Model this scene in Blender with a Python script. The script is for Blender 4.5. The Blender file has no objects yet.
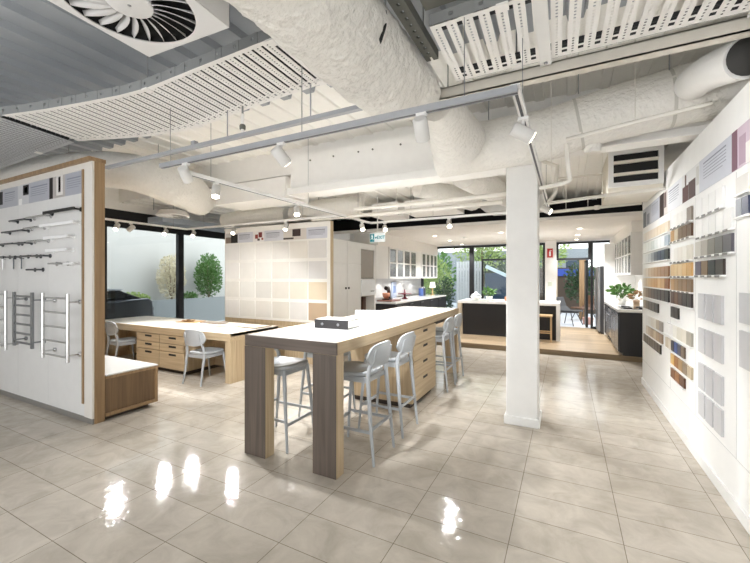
import bpy, bmesh, math, random
from mathutils import Vector, Matrix, noise
random.seed(7)
S = bpy.context.scene
COL = S.collection
PI = math.pi
V = Vector

# ------------------------------------------------------------------ materials
def lin(h):
    h = h.lstrip('#')
    o = []
    for i in (0, 2, 4):
        c = int(h[i:i+2], 16) / 255
        o.append(c/12.92 if c <= .04045 else ((c+.055)/1.055)**2.4)
    return (*o, 1)

MC = {}
def mat(name, hexc, rough=.5, metal=0, var=.04, scale=9, bump=0, emit=0, spec=.5, trans=0, alpha=1):
    """principled material with a faint procedural mottling"""
    if name in MC: return MC[name]
    m = bpy.data.materials.new(name); m.use_nodes = True
    nt = m.node_tree; b = nt.nodes['Principled BSDF']
    c = lin(hexc)
    b.inputs['Roughness'].default_value = rough
    b.inputs['Metallic'].default_value = metal
    b.inputs['Specular IOR Level'].default_value = spec
    b.inputs['Transmission Weight'].default_value = trans
    b.inputs['Alpha'].default_value = alpha
    if emit:
        b.inputs['Emission Color'].default_value = c
        b.inputs['Emission Strength'].default_value = emit
    tc = nt.nodes.new('ShaderNodeTexCoord')
    n = nt.nodes.new('ShaderNodeTexNoise'); n.inputs['Scale'].default_value = scale; n.inputs['Detail'].default_value = 4
    nt.links.new(tc.outputs['Object'], n.inputs['Vector'])
    r = nt.nodes.new('ShaderNodeValToRGB')
    r.color_ramp.elements[0].color = tuple(max(0, x*(1-var)) for x in c[:3]) + (1,)
    r.color_ramp.elements[1].color = tuple(min(1, x*(1+var)) for x in c[:3]) + (1,)
    nt.links.new(n.outputs['Fac'], r.inputs['Fac'])
    nt.links.new(r.outputs['Color'], b.inputs['Base Color'])
    if bump:
        bp = nt.nodes.new('ShaderNodeBump'); bp.inputs['Strength'].default_value = bump; bp.inputs['Distance'].default_value = .02
        nt.links.new(n.outputs['Fac'], bp.inputs['Height']); nt.links.new(bp.outputs['Normal'], b.inputs['Normal'])
    MC[name] = m
    return m

def wood(name, c0, c1, axis='z', rough=.45, fine=1.0):
    if name in MC: return MC[name]
    m = bpy.data.materials.new(name); m.use_nodes = True
    nt = m.node_tree; b = nt.nodes['Principled BSDF']; b.inputs['Roughness'].default_value = rough
    tc = nt.nodes.new('ShaderNodeTexCoord'); mp = nt.nodes.new('ShaderNodeMapping')
    sc = {'x': (1.2, 34, 34), 'y': (34, 1.2, 34), 'z': (34, 34, 1.2)}[axis]
    mp.inputs['Scale'].default_value = tuple(s*fine for s in sc)
    n = nt.nodes.new('ShaderNodeTexNoise'); n.inputs['Scale'].default_value = 1.0; n.inputs['Detail'].default_value = 6
    n.inputs['Distortion'].default_value = .5
    r = nt.nodes.new('ShaderNodeValToRGB'); r.color_ramp.elements[0].position = .3; r.color_ramp.elements[1].position = .7
    r.color_ramp.elements[0].color = lin(c0); r.color_ramp.elements[1].color = lin(c1)
    L = nt.links.new
    L(tc.outputs['Object'], mp.inputs['Vector']); L(mp.outputs['Vector'], n.inputs['Vector'])
    L(n.outputs['Fac'], r.inputs['Fac']); L(r.outputs['Color'], b.inputs['Base Color'])
    MC[name] = m
    return m

def tile_floor():
    m = bpy.data.materials.new('floor_tile'); m.use_nodes = True
    nt = m.node_tree; b = nt.nodes['Principled BSDF']; L = nt.links.new
    tc = nt.nodes.new('ShaderNodeTexCoord')
    mp = nt.nodes.new('ShaderNodeMapping'); mp.inputs['Location'].default_value = (.9, -.19, 0)
    L(tc.outputs['Object'], mp.inputs['Vector'])
    br = nt.nodes.new('ShaderNodeTexBrick'); br.offset = 0; br.squash = 1
    br.inputs['Scale'].default_value = 1; br.inputs['Mortar Size'].default_value = .0022
    br.inputs['Mortar Smooth'].default_value = .1; br.inputs['Bias'].default_value = 0
    br.inputs['Brick Width'].default_value = .6; br.inputs['Row Height'].default_value = .3
    br.inputs['Color1'].default_value = lin('#cac2b6'); br.inputs['Color2'].default_value = lin('#c1b9ac')
    br.inputs['Mortar'].default_value = lin('#857b6d')
    L(mp.outputs['Vector'], br.inputs['Vector'])
    n = nt.nodes.new('ShaderNodeTexNoise'); n.inputs['Scale'].default_value = 4.5; n.inputs['Detail'].default_value = 7
    n.inputs['Roughness'].default_value = .62; n.inputs['Distortion'].default_value = .8
    L(tc.outputs['Object'], n.inputs['Vector'])
    r = nt.nodes.new('ShaderNodeValToRGB')
    r.color_ramp.elements[0].position = .32; r.color_ramp.elements[0].color = (.80, .785, .765, 1)
    r.color_ramp.elements[1].position = .68; r.color_ramp.elements[1].color = (1.05, 1.045, 1.04, 1)
    L(n.outputs['Fac'], r.inputs['Fac'])
    mx = nt.nodes.new('ShaderNodeMix'); mx.data_type = 'RGBA'; mx.blend_type = 'MULTIPLY'; mx.inputs[0].default_value = 1
    L(br.outputs['Color'], mx.inputs[6]); L(r.outputs['Color'], mx.inputs[7])
    L(mx.outputs[2], b.inputs['Base Color'])
    b.inputs['Roughness'].default_value = .065; b.inputs['Specular IOR Level'].default_value = .13
    n2 = nt.nodes.new('ShaderNodeTexNoise'); n2.inputs['Scale'].default_value = 22; n2.inputs['Detail'].default_value = 2
    L(tc.outputs['Object'], n2.inputs['Vector'])
    bp = nt.nodes.new('ShaderNodeBump'); bp.inputs['Strength'].default_value = .085; bp.inputs['Distance'].default_value = .02
    L(n2.outputs['Fac'], bp.inputs['Height']); L(bp.outputs['Normal'], b.inputs['Normal'])
    return m

def plank_floor():
    m = bpy.data.materials.new('plank_floor'); m.use_nodes = True
    nt = m.node_tree; b = nt.nodes['Principled BSDF']; L = nt.links.new
    tc = nt.nodes.new('ShaderNodeTexCoord')
    br = nt.nodes.new('ShaderNodeTexBrick'); br.offset = .37
    br.inputs['Scale'].default_value = 1; br.inputs['Mortar Size'].default_value = .002
    br.inputs['Brick Width'].default_value = 1.9; br.inputs['Row Height'].default_value = .19
    br.inputs['Color1'].default_value = lin('#bda78a'); br.inputs['Color2'].default_value = lin('#a28d70'); br.inputs['Mortar'].default_value = lin('#7d6a50')
    L(tc.outputs['Object'], br.inputs['Vector'])
    mp = nt.nodes.new('ShaderNodeMapping'); mp.inputs['Scale'].default_value = (1.5, 24, 24)
    n = nt.nodes.new('ShaderNodeTexNoise'); n.inputs['Detail'].default_value = 6; n.inputs['Scale'].default_value = 1
    L(tc.outputs['Object'], mp.inputs['Vector']); L(mp.outputs['Vector'], n.inputs['Vector'])
    r = nt.nodes.new('ShaderNodeValToRGB'); r.color_ramp.elements[0].color = (.75, .73, .7, 1); r.color_ramp.elements[1].color = (1.1, 1.1, 1.1, 1)
    L(n.outputs['Fac'], r.inputs['Fac'])
    mx = nt.nodes.new('ShaderNodeMix'); mx.data_type = 'RGBA'; mx.blend_type = 'MULTIPLY'; mx.inputs[0].default_value = 1
    L(br.outputs['Color'], mx.inputs[6]); L(r.outputs['Color'], mx.inputs[7]); L(mx.outputs[2], b.inputs['Base Color'])
    b.inputs['Roughness'].default_value = .35
    return m

WHITE = mat('white_paint', '#ecebe8', .5)
WALLW = mat('display_white', '#f3f3f1', .4)
OFFW = mat('ceiling_white', '#f8f6f2', .7)
CREAM = mat('cream_paint', '#e0d8c6', .7)
DECK = mat('deck_grey', '#a6abb0', .45, var=.06)
BLACK = mat('black_frame', '#17181a', .4)
CHAR = mat('charcoal_wall', '#1f2022', .8)
DARKCAB = mat('dark_cabinet', '#1b191b', .5)
STONE = mat('white_stone', '#e6e5e2', .14, var=.02)
CABW = mat('cabinet_white', '#e6e4e0', .4)
CHROME = mat('chrome', '#d2d2d2', .18, 1)
STEEL = mat('brushed_steel', '#a3a3a5', .3, 1)
TRAYM = mat('tray_metal', '#f4f2ee', .5, .0)
GALV = mat('galvanised', '#989a99', .5, .2)
ALU = mat('anodised_track', '#a9abaf', .45, .2)
CHAIRM = mat('chair_grey', '#a7abae', .42)
WRAP = mat('duct_wrap', '#ece9e2', .6, var=.06, scale=26, bump=.9)
GLASSG = mat('cabinet_glass', '#8f9290', .08, alpha=.55)
OAK = wood('oak', '#b09a7b', '#c9b594', 'z')
OAKX = wood('oak_x', '#b09a7b', '#c9b594', 'x')
OAKY = wood('oak_y', '#b09a7b', '#c9b594', 'y')
DARKOAK = wood('dark_oak', '#66503a', '#806648', 'z')
SHADEOAK = wood('grey_oak', '#50463e', '#675b52', 'z')  # same oak darkened: shade of the table front put into the colour
SHADEOAKX = wood('shaded_oak_x', '#50463e', '#675b52', 'x')
BROWNOAK = wood('brown_oak', '#8a6f50', '#a78a66', 'z')
SLOT = mat('slot_black', '#0d0d0d', .6)
LAMP = mat('lamp_glow', '#fff3da', .5, emit=10)
DOWN = mat('downlight_glow', '#fff0d8', .5, emit=8)

# ------------------------------------------------------------------ mesh building
class MB:
    def __init__(s): s.v = []; s.f = []; s.sm = []
    def add(s, vs, fs, smooth=False):
        o = len(s.v); s.v += [V(p) for p in vs]
        for f in fs: s.f.append(tuple(i+o for i in f)); s.sm.append(smooth)
        return s
    def box(s, a, b, M=None):
        x0, y0, z0 = [min(p, q) for p, q in zip(a, b)]; x1, y1, z1 = [max(p, q) for p, q in zip(a, b)]
        vs = [V(p) for p in ((x0,y0,z0),(x1,y0,z0),(x1,y1,z0),(x0,y1,z0),(x0,y0,z1),(x1,y0,z1),(x1,y1,z1),(x0,y1,z1))]
        if M: vs = [M @ p for p in vs]
        return s.add(vs, [(0,3,2,1),(4,5,6,7),(0,1,5,4),(1,2,6,5),(2,3,7,6),(3,0,4,7)])
    def tube(s, pts, rad, n=12, caps=True, smooth=True, fn=None, flat=1.0):
        pts = [V(p) for p in pts]
        if not hasattr(rad, '__len__'): rad = [rad]*len(pts)
        prev = None; rings = []
        for i, p in enumerate(pts):
            t = (pts[min(i+1, len(pts)-1)] - pts[max(i-1, 0)]).normalized()
            if prev is None:
                up = V((0,0,1)) if abs(t.z) < .9 else V((1,0,0))
                a = t.cross(up).normalized()
            else:
                a = (prev - t*prev.dot(t)).normalized()
            prev = a; b = a.cross(t).normalized()
            ring = []
            for k in range(n):
                q = 2*PI*k/n; r = rad[i]
                if fn: r *= fn(i, k, p)
                ring.append(p + a*math.cos(q)*r + b*math.sin(q)*r*flat)
            rings.append(ring)
        vs = [q for r in rings for q in r]; fs = []
        for i in range(len(pts)-1):
            for k in range(n):
                k2 = (k+1) % n
                fs.append((i*n+k, i*n+k2, (i+1)*n+k2, (i+1)*n+k))
        s.add(vs, fs, smooth)
        if caps:
            s.add(rings[0], [tuple(reversed(range(n)))]); s.add(rings[-1], [tuple(range(n))])
        return s
    def bar(s, p, q, w, h=None, up=None):
        """square-section bar between two points"""
        h = h or w; p = V(p); q = V(q); t = (q-p).normalized()
        u = V(up) if up else (V((0,0,1)) if abs(t.z) < .9 else V((0,1,0)))
        a = t.cross(u).normalized()*w/2; b = a.cross(t).normalized()*h/2
        vs = [p-a-b, p+a-b, p+a+b, p-a+b, q-a-b, q+a-b, q+a+b, q-a+b]
        return s.add(vs, [(0,1,2,3),(7,6,5,4),(0,4,5,1),(1,5,6,2),(2,6,7,3),(3,7,4,0)])
    def prism(s, poly, d0, d1, ax='z', smooth=False):
        """polygon extruded along an axis; poly coords are the other two axes in xyz order"""
        def P(u, w, d): return {'z': (u, w, d), 'y': (u, d, w), 'x': (d, u, w)}[ax]
        n = len(poly); vs = [P(u, w, d0) for u, w in poly] + [P(u, w, d1) for u, w in poly]
        fs = [tuple(range(n)), tuple(range(2*n-1, n-1, -1))]
        s.add(vs, fs)
        o = len(s.v) - 2*n
        for i in range(n):
            j = (i+1) % n
            s.f.append((o+i, o+n+i, o+n+j, o+j)); s.sm.append(smooth)
        return s
    def lathe(s, prof, c, n=24, axis=(0,0,1), caps=(1, 1)):
        ax = V(axis).normalized(); u = ax.orthogonal().normalized(); w = ax.cross(u); c = V(c)
        vs = []; fs = []
        for r, h in prof:
            for k in range(n):
                q = 2*PI*k/n; vs.append(c + ax*h + (u*math.cos(q)+w*math.sin(q))*max(r, .0004))
        for i in range(len(prof)-1):
            for k in range(n):
                k2 = (k+1) % n; fs.append((i*n+k, i*n+k2, (i+1)*n+k2, (i+1)*n+k))
        if caps[0]: fs.append(tuple(range(n)))
        if caps[1]: fs.append(tuple(range((len(prof)-1)*n, len(prof)*n)))
        return s.add(vs, fs, True)
    def build(s, name, m, parent=None, bevel=0, local=False, solid=0):
        me = bpy.data.meshes.new(name)
        off = V(parent_world(parent)) if (parent is not None and not local) else V((0,0,0))
        me.from_pydata([tuple(p-off) for p in s.v], [], s.f)
        me.polygons.foreach_set('use_smooth', s.sm)
        bm = bmesh.new(); bm.from_mesh(me); bmesh.ops.recalc_face_normals(bm, faces=bm.faces); bm.to_mesh(me); bm.free()
        me.materials.append(m)
        o = bpy.data.objects.new(name, me); COL.objects.link(o)
        if parent is not None: o.parent = parent
        if bevel:
            d = o.modifiers.new('bevel', 'BEVEL'); d.width = bevel; d.segments = 2; d.limit_method = 'ANGLE'; d.angle_limit = math.radians(50)
        if solid:
            d = o.modifiers.new('solid', 'SOLIDIFY'); d.thickness = solid
        return o

def parent_world(p):
    v = V((0,0,0))
    while p is not None:
        v = v + p.location; p = p.parent
    return v
def tag(o, label, cat, group=None, kind=None):
    o['label'] = label; o['category'] = cat
    if group: o['group'] = group
    if kind: o['kind'] = kind
    return o
def thing(name, label, cat, loc=(0,0,0), rz=0, group=None):
    o = bpy.data.objects.new(name, None); COL.objects.link(o); o.empty_display_size = .1
    o.location = loc; o.rotation_euler = (0,0,rz)
    return tag(o, label, cat, group)
def struct(o): o['kind'] = 'structure'; return o
def kids(o): return [c for c in bpy.data.objects if c.parent == o]
def dup(root, loc, rz=0, label=None, group=None):
    def cp(o, par):
        c = o.copy(); COL.objects.link(c)
        if par is not None: c.parent = par
        for k in kids_of[o]: cp(k, c)
        return c
    kids_of = {}
    def walk(o):
        kids_of[o] = kids(o)
        for k in kids_of[o]: walk(k)
    walk(root)
    r = cp(root, None); r.location = loc; r.rotation_euler = (0,0,rz)
    if label: r['label'] = label
    if group: r['group'] = group
    return r
def B(a, b): return MB().box(a, b)
ORD = ['first','second','third','fourth','fifth','sixth','seventh','eighth','ninth','tenth','eleventh','twelfth']

# ------------------------------------------------------------------ camera & world
cam = bpy.data.cameras.new('camera'); co = bpy.data.objects.new('camera', cam); COL.objects.link(co)
co.location = (0, 0, 1.56); co.rotation_euler = (PI/2, 0, math.radians(27.14))
cam.sensor_width = 36; cam.lens = 372.6/750*36; cam.shift_y = -4.5/750; cam.clip_start = .05
S.camera = co
S.view_settings.view_transform = 'Standard'; S.view_settings.look = 'None'; S.view_settings.gamma = 1
S.view_settings.exposure = 1.15; S.view_settings.use_curve_mapping = False
w = bpy.data.worlds.new('sky'); S.world = w; w.use_nodes = True
nt = w.node_tree; bg = nt.nodes['Background']
tc = nt.nodes.new('ShaderNodeTexCoord'); sx = nt.nodes.new('ShaderNodeSeparateXYZ'); rp = nt.nodes.new('ShaderNodeValToRGB')
rp.color_ramp.elements[0].position = .45; rp.color_ramp.elements[0].color = (.93, .94, .95, 1)
rp.color_ramp.elements[1].position = .8; rp.color_ramp.elements[1].color = (.86, .92, 1, 1)
nt.links.new(tc.outputs['Generated'], sx.inputs[0]); nt.links.new(sx.outputs['Z'], rp.inputs['Fac'])
nt.links.new(rp.outputs['Color'], bg.inputs['Color']); bg.inputs['Strength'].default_value = 1.5

def spot(loc, d, power, ang=75, col=(.985, .99, 1), blend=.5, r=.03):
    l = bpy.data.lights.new('spot', 'SPOT'); l.energy = power; l.spot_size = math.radians(ang); l.spot_blend = blend if ang < 130 else 1
    l.shadow_soft_size = r; l.color = col
    o = bpy.data.objects.new('spot_lamp', l); COL.objects.link(o); o.location = loc
    o.rotation_euler = V(d).to_track_quat('-Z', 'Y').to_euler()
    return o

# ------------------------------------------------------------------ the setting
struct(B((-8.4, -2.5, -.1), (2.6, 8.32, 0)).build('floor', tile_floor()))
struct(B((-4.5, 8.3, -.1), (1.6, 12.3, .1)).build('floor_kitchen', plank_floor()))
struct(B((-4.5, 8.27, .0), (1.6, 8.3, .1)).build('trim_1', wood('step_oak', '#7d6b50', '#927d60', 'x')))
# display wall on the right
WR = struct(B((1.0, -1.2, 0), (1.12, 6.66, 2.76)).build('wall_right', WALLW))
struct(B((.985, -1.2, 0), (1.0, 6.66, .09)).build('baseboard_right', WHITE, bevel=.004))
MBj = MB()
for y in (5.02, 4.15, 3.27): MBj.box((.9985, y-.002, .36), (1.0, y+.002, 2.25))
MBj.box((.9985, -1.2, .358), (1.0, 6.66, .362))
struct(MBj.build('trim_2', mat('joint_grey', '#c9c9c8', .6)))
struct(B((2.5, -2.5, 0), (2.6, 8.7, 3.5)).build('wall_right_outer', CREAM))
struct(B((1.12, 6.6, 0), (2.6, 6.7, 2.76)).build('wall_return', WHITE))
# kitchen walls
struct(B((1.5, 6.7, 0), (1.62, 12.3, 2.72)).build('wall_kitchen_right', WHITE))
struct(B((-4.62, 7.7, 0), (-4.5, 12.3, 2.6)).build('wall_kitchen_left', WHITE))
struct(B((-8.4, 8.9, 0), (-4.62, 9, 2.66)).build('wall_back', WHITE))
struct(MB().box((-4.5, 7.55, 2.6), (1.5, 12.4, 2.66)).box((-8.2, 7.55, 2.6), (-4.5, 8.9, 2.66)).build('ceiling_kitchen', mat('plaster', '#ece8e2', .8)))
struct(B((-8.2, 7.6, 2.66), (1.5, 8.6, 2.67)).build('ceiling_void', CHAR))
struct(B((-8.25, 8.6, 2.66), (2.5, 8.7, 3.2)).build('wall_void', CHAR))
struct(B((-4.5, 7.7, 2.3), (-3.87, 12.25, 2.6)).build('trim_3', mat('plaster', '#e8e3dc')))
struct(B((1.08, 8.3, 2.4), (1.5, 12.25, 2.6)).build('trim_4', mat('plaster', '#e8e3dc')))
# window wall on the left
struct(B((-8.42, -2.5, 2.66), (-8.25, 9, 2.95)).build('wall_left', CHAR))
struct(B((-8.42, -2.5, 2.95), (-8.25, 9, 3.5)).build('wall_left_upper', OFFW))
struct(B((-8.42, 7.56, 0), (-8.25, 9, 2.66)).build('wall_left_rear', WHITE))
struct(MB().box((-8.42, -2.6, 2.7), (2.6, -2.5, 3.5)).box((-8.42, -2.6, 0), (-6.4, -2.5, 2.7)).build('wall_fill_blocker', WHITE))  # unseen wall added behind the camera, sized to hold back front fill
struct(B((-8.42, -2.5, 0), (-8.25, 2.4, 2.66)).build('wall_left_front', WHITE))
GL = bpy.data.materials.new('pane_glass'); GL.use_nodes = True
_nt = GL.node_tree; _nt.nodes.remove(_nt.nodes['Principled BSDF'])
_t = _nt.nodes.new('ShaderNodeBsdfTransparent'); _t.inputs[0].default_value = (.96, .98, .98, 1)
_g = _nt.nodes.new('ShaderNodeBsdfGlossy'); _g.inputs['Roughness'].default_value = .02
_fr = _nt.nodes.new('ShaderNodeFresnel'); _fr.inputs[0].default_value = 1.35
_m = _nt.nodes.new('ShaderNodeMixShader')
_nt.links.new(_fr.outputs[0], _m.inputs[0]); _nt.links.new(_t.outputs[0], _m.inputs[1]); _nt.links.new(_g.outputs[0], _m.inputs[2])
_nt.links.new(_m.outputs[0], _nt.nodes['Material Output'].inputs[0])
def window(n, axis, c, a0, a1, z0, z1, fw=.06, fd=.1):
    """glazed bay in the plane axis=c"""
    def bx(mb, p0, p1, q0, q1, d):
        if axis == 'x': mb.box((c-d/2, p0, q0), (c+d/2, p1, q1))
        else: mb.box((p0, c-d/2, q0), (p1, c+d/2, q1))
    f = MB()
    bx(f, a0, a0+fw, z0, z1, fd); bx(f, a1-fw, a1, z0, z1, fd); bx(f, a0+fw, a1-fw, z1-fw, z1, fd); bx(f, a0+fw, a1-fw, z0, z0+fw, fd)
    o = struct(f.build('window_%d' % n, BLACK))
    g = MB(); bx(g, a0+fw, a1-fw, z0+fw, z1-fw, .008)
    g.build('pane', GL, o)
    return o
window(1, 'x', -8.3, 2.4, 4.16, 0, 2.66)
window(2, 'x', -8.3, 4.16, 5.86, 0, 2.66, .07)
window(3, 'x', -8.3, 5.86, 7.56, 0, 2.66, .07)
# kitchen window wall
window(4, 'y', 12.2, -4.45, -2.72, .1, 2.58, .07)
window(5, 'y', 12.2, -2.72, -.54, .1, 2.58, .07)
window(6, 'y', 12.2, -.25, .62, 2.05, 2.58, .06)
window(7, 'y', 12.2, .62, 1.45, .1, 2.58, .06)
dr = struct(MB().box((.5, 12.2, .12), (.56, 13.05, 2.04)).box((.5, 12.2, 1.98), (.55, 13.05, 2.04)).build('door_1', BLACK))

# ceilings
def ribbed(name, x0, x1, y0, y1, z, pitch, m, rib=.014, w=.03):
    mb = MB().box((x0, y0, z), (x1, y1, z+.08)); x = x0
    while x < x1:
        mb.prism([(x, z), (x+w, z), (x+w*.88, z-rib), (x+w*.12, z-rib)], y0, y1, 'y'); x += pitch
    return struct(mb.build(name, m))
ribbed('ceiling', -8.4, 2.6, -2.5, 3.1, 3.5, .3, DECK, .055, .13)
ribbed('ceiling_middle', -8.4, 2.6, 3.1, 4.45, 3.5, .3, mat('deck_white', '#f8f6f0', .7), .02, .1)
struct(B((-8.25, 4.45, 3.12), (2.5, 4.5, 3.5)).build('trim_7', OFFW))
ribbed('ceiling_rear', -8.25, 2.5, 4.5, 8.6, 3.12, .3, mat('deck_white', '#f8f6f0', .7), .02, .1)

# column with skirting
t = thing('column', 'square white column with flared skirting in middle of tiled floor', 'column', (-.415, 4.33, 0))
B((-.57, 4.18, 0), (-.26, 4.49, 2.73)).build('shaft', WHITE, t, bevel=.01)
B((-.59, 4.16, 0), (-.24, 4.51, .09)).build('skirting', WHITE, t, bevel=.006)

# bulkhead beam over the column
t = thing('bulkhead_beam', 'deep white beam carried across the room by the square column', 'beam', (-1.5, 4.35, 2.73))
B((-3.55, 4.25, 2.83), (-.26, 4.44, 3.3)).build('web', OFFW, t)
B((-3.55, 4.17, 2.73), (-.24, 4.50, 2.83)).build('flange', OFFW, t, bevel=.01)
o = MB().box((-.24, 4.22, 2.82), (2.48, 4.42, 2.835)).box((-.24, 4.31, 2.835), (2.48, 4.33, 2.92)).box((-.24, 4.22, 2.92), (2.48, 4.42, 2.935)).build('roof_beam', OFFW); tag(o, 'slim cream roof beam running from column to right wall', 'beam')
t = [q for q in bpy.data.objects if q.name == 'bulkhead_beam'][0]
for i in range(9):
    x = -3.2 + i*.33 + (i % 3)*.06; MB().lathe([(.012, 0), (.012, .012), (.004, .016)], (x, 4.25, 3.2), 8, (0, -1, 0)).build('bolt', mat('bolt_dark', '#6b675f', .5), t)

# ------------------------------------------------------------------ bar table
def build_table():
    t = thing('bar_table', 'long high oak bar table with white inlaid top and slab legs', 'table', (-2.05, 4.25, 0))
    x0, x1, y0, y1, h = -2.53, -1.57, 2.41, 6.08, 1.05
    B((x0+.02, y0+.02, h-.012), (x1-.02, y1-.02, h)).build('inlay_top', STONE, t)
    B((x0, y0, .955), (x1, y0+.02, h)).build('end_apron', SHADEOAKX, t, bevel=.002)
    MB().box((x0, y0+.02, .955), (x0+.02, y1, h)).box((x1-.02, y0+.02, .955), (x1, y1, h)).box((x0+.02, y1-.02, .955), (x1-.02, y1, h)).box((x0+.02, y0+.02, .955), (x1-.02, y1-.02, h-.012)).build('side_apron', OAKY, t)
    for a, b_ in ((x0, x0+.24), (x1-.22, x1)):
        l = B((a, y0+.002, 0), (b_, y0+.11, .955)).build('leg', OAK, t, bevel=.003)
        B((a+.001, y0-.004, .004), (b_-.001, y0+.002, .953)).build('facing', SHADEOAK, l)  # thin front sheet carrying the painted shade over the oak leg
    for a, b_ in ((x0, x0+.24), (x1-.22, x1)):
        B((a, y1-.11, 0), (b_, y1, .955)).build('leg', OAK, t, bevel=.003)
    B((x0+.06, 4.1, .06), (x1-.04, 4.92, .955)).build('drawer_base', OAK, t)
    B((x0+.09, 4.13, 0), (x1-.08, 4.89, .06)).build('plinth', mat('plinth_dark', '#3b3129', .6), t)
    zs = [.075, .36, .56, .755, .94]
    for k in range(4):
        d = B((x1-.04, 4.105, zs[k]), (x1-.018, 4.915, zs[k+1]-.006)).build('drawer', OAKY, t, bevel=.002)
        B((x1-.0185, 4.42, zs[k+1]-.07), (x1-.0165, 4.58, zs[k+1]-.04)).build('finger_slot', SLOT, d)
    return t
build_table()

# ------------------------------------------------------------------ stools & chairs
def make_seat(name, label, sh, bz0, bz1, group, hw=.2):
    """sitter faces -x; back on the +x side"""
    t = thing(name, label, 'stool' if sh > .6 else 'chair', (0,0,0), 0, group)
    # seat: rounded saddle
    n = 28; top = []; out = []
    for k in range(n):
        q = 2*PI*k/n; c, s_ = math.cos(q), math.sin(q)
        e = .55
        x = math.copysign(abs(c)**e, c)*.205; y = math.copysign(abs(s_)**e, s_)*.205*(1-.08*(x > 0))
        out.append((x, y))
    mb = MB(); rings = []
    for sc, z in ((.9, -.035), (1, -.018), (1, -.004), (.94, .004), (.6, -.004), (.25, -.009)):
        rings.append([(x*sc-.01, y*sc, sh + z + (.012*((x*sc/.2)**2) if z > -.01 else 0)) for x, y in out])
    vs = [p for r in rings for p in r]; fs = []
    for i in range(len(rings)-1):
        for k in range(n): fs.append((i*n+k, i*n+(k+1) % n, (i+1)*n+(k+1) % n, (i+1)*n+k))
    fs.append(tuple(range(n))); fs.append(tuple(range((len(rings)-1)*n, len(rings)*n)))
    mb.add(vs, fs, True); mb.build('seat', CHAIRM, t, local=True)
    fr = MB()
    for s_ in (-1, 1):
        fr.bar((-.17, s_*.165, sh-.055), (.17, s_*.165, sh-.055), .018, .045)
    fr.bar((-.17, -.165, sh-.055), (-.17, .165, sh-.055), .018, .045); fr.bar((.17, -.165, sh-.055), (.17, .165, sh-.055), .018, .045)
    fr.build('seat_frame', CHAIRM, t, local=True)
    for s_ in (-1, 1):
        MB().tube([(-.235, s_*hw, 0), (-.2, s_*(hw-.015), sh*.55), (-.17, s_*.165, sh-.03)], [.0115, .016, .019], 10).build('leg', CHAIRM, t, local=True)
        # rear leg runs up into the back post
        MB().tube([(.255, s_*hw, 0), (.215, s_*(hw-.01), sh*.5), (.185, s_*.175, sh-.03), (.195, s_*.165, (sh+bz0)/2+.02), (.225, s_*.15, bz0+.05), (.25, s_*.145, bz1-.05)], [.0115, .017, .02, .019, .016, .011], 10).build('leg', CHAIRM, t, local=True)
    # curved back pad with rounded ends
    mb = MB(); N = 20; zc = (bz0+bz1)/2; hh = (bz1-bz0)/2; W = .215
    fr_, bk = [], []
    for i in range(N+1):
        u = -1 + 2*i/N; y = W*u
        h = hh*max(.12, (1-abs(u)**3.2)**.5)
        x = .235 - .05*u*u
        fr_.append([(x, y, zc-h), (x+.012*.6, y, zc-h*.5), (x+.016, y, zc+h*.5), (x+.014, y, zc+h)])
        bk.append([(x+.018, y, zc-h), (x+.026, y, zc-h*.5), (x+.034, y, zc+h*.5), (x+.03, y, zc+h)])
    def grid(g, rev):
        vs = [p for r in g for p in r]; m = len(g[0])
        mb.add(vs, [(i*m+j, i*m+j+1, (i+1)*m+j+1, (i+1)*m+j) for i in range(N) for j in range(m-1)], True)
    grid(fr_, 0); grid(bk, 1)
    for j in (0, 3):
        vs = [r[j] for r in fr_] + [r[j] for r in bk]
        mb.add(vs, [(i, i+1, N+2+i, N+1+i) for i in range(N)], True)
    for i in (0, N): mb.add(fr_[i]+bk[i], [(0,1,5,4),(1,2,6,5),(2,3,7,6)])
    mb.build('backrest', CHAIRM, t, local=True)
    if sh > .6:
        z = .27
        for s_ in (-1, 1): MB().bar((-.22, s_*(hw-.006), z), (.236, s_*(hw-.004), z), .014, .024).build('stretcher', CHAIRM, t, local=True)
        MB().bar((-.22, -hw+.006, z-.03), (-.22, hw-.006, z-.03), .016, .026).build('footrest', CHAIRM, t, local=True)
        MB().bar((.236, -hw+.006, z+.03), (.236, hw-.006, z+.03), .014, .024).build('stretcher', CHAIRM, t, local=True)
    return t
G = 'grey bar stools around the high table'
s0 = make_seat('bar_stool', 'pale grey bar stool tucked under the table beside its near right leg', .745, .80, 1.0, G)
s0.location = (-1.66, 2.92, 0)
for loc, rz, lab in [((-1.66, 3.53, 0), 0, 'pale grey bar stool between the nearest right-hand stool and the drawers'),
                     ((-1.68, 5.13, 0), 0, 'pale grey bar stool just beyond the table drawers'),
                     ((-1.70, 5.68, 0), 0, 'farthest pale grey bar stool, beside the table end leg'),
                     ((-2.43, 2.78, 0), PI, 'grey bar stool seen between the two near table legs'),
                     ((-2.40, 3.52, 0), PI, 'grey bar stool behind the one framed by the near table legs')]:
    dup(s0, loc, rz, lab)
c0 = make_seat('desk_chair', 'pale grey chair half under the desk between drawers and end leg', .455, .56, .80, 'grey chairs at the low desk', .18)
c0.location = (-4.82, 3.83, 0); c0.rotation_euler = (0, 0, -PI/2 + .06)
dup(c0, (-6.96, 3.86, 0), -PI/2 - .1, 'pale grey chair at the window end of desk, beside display panel')

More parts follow.
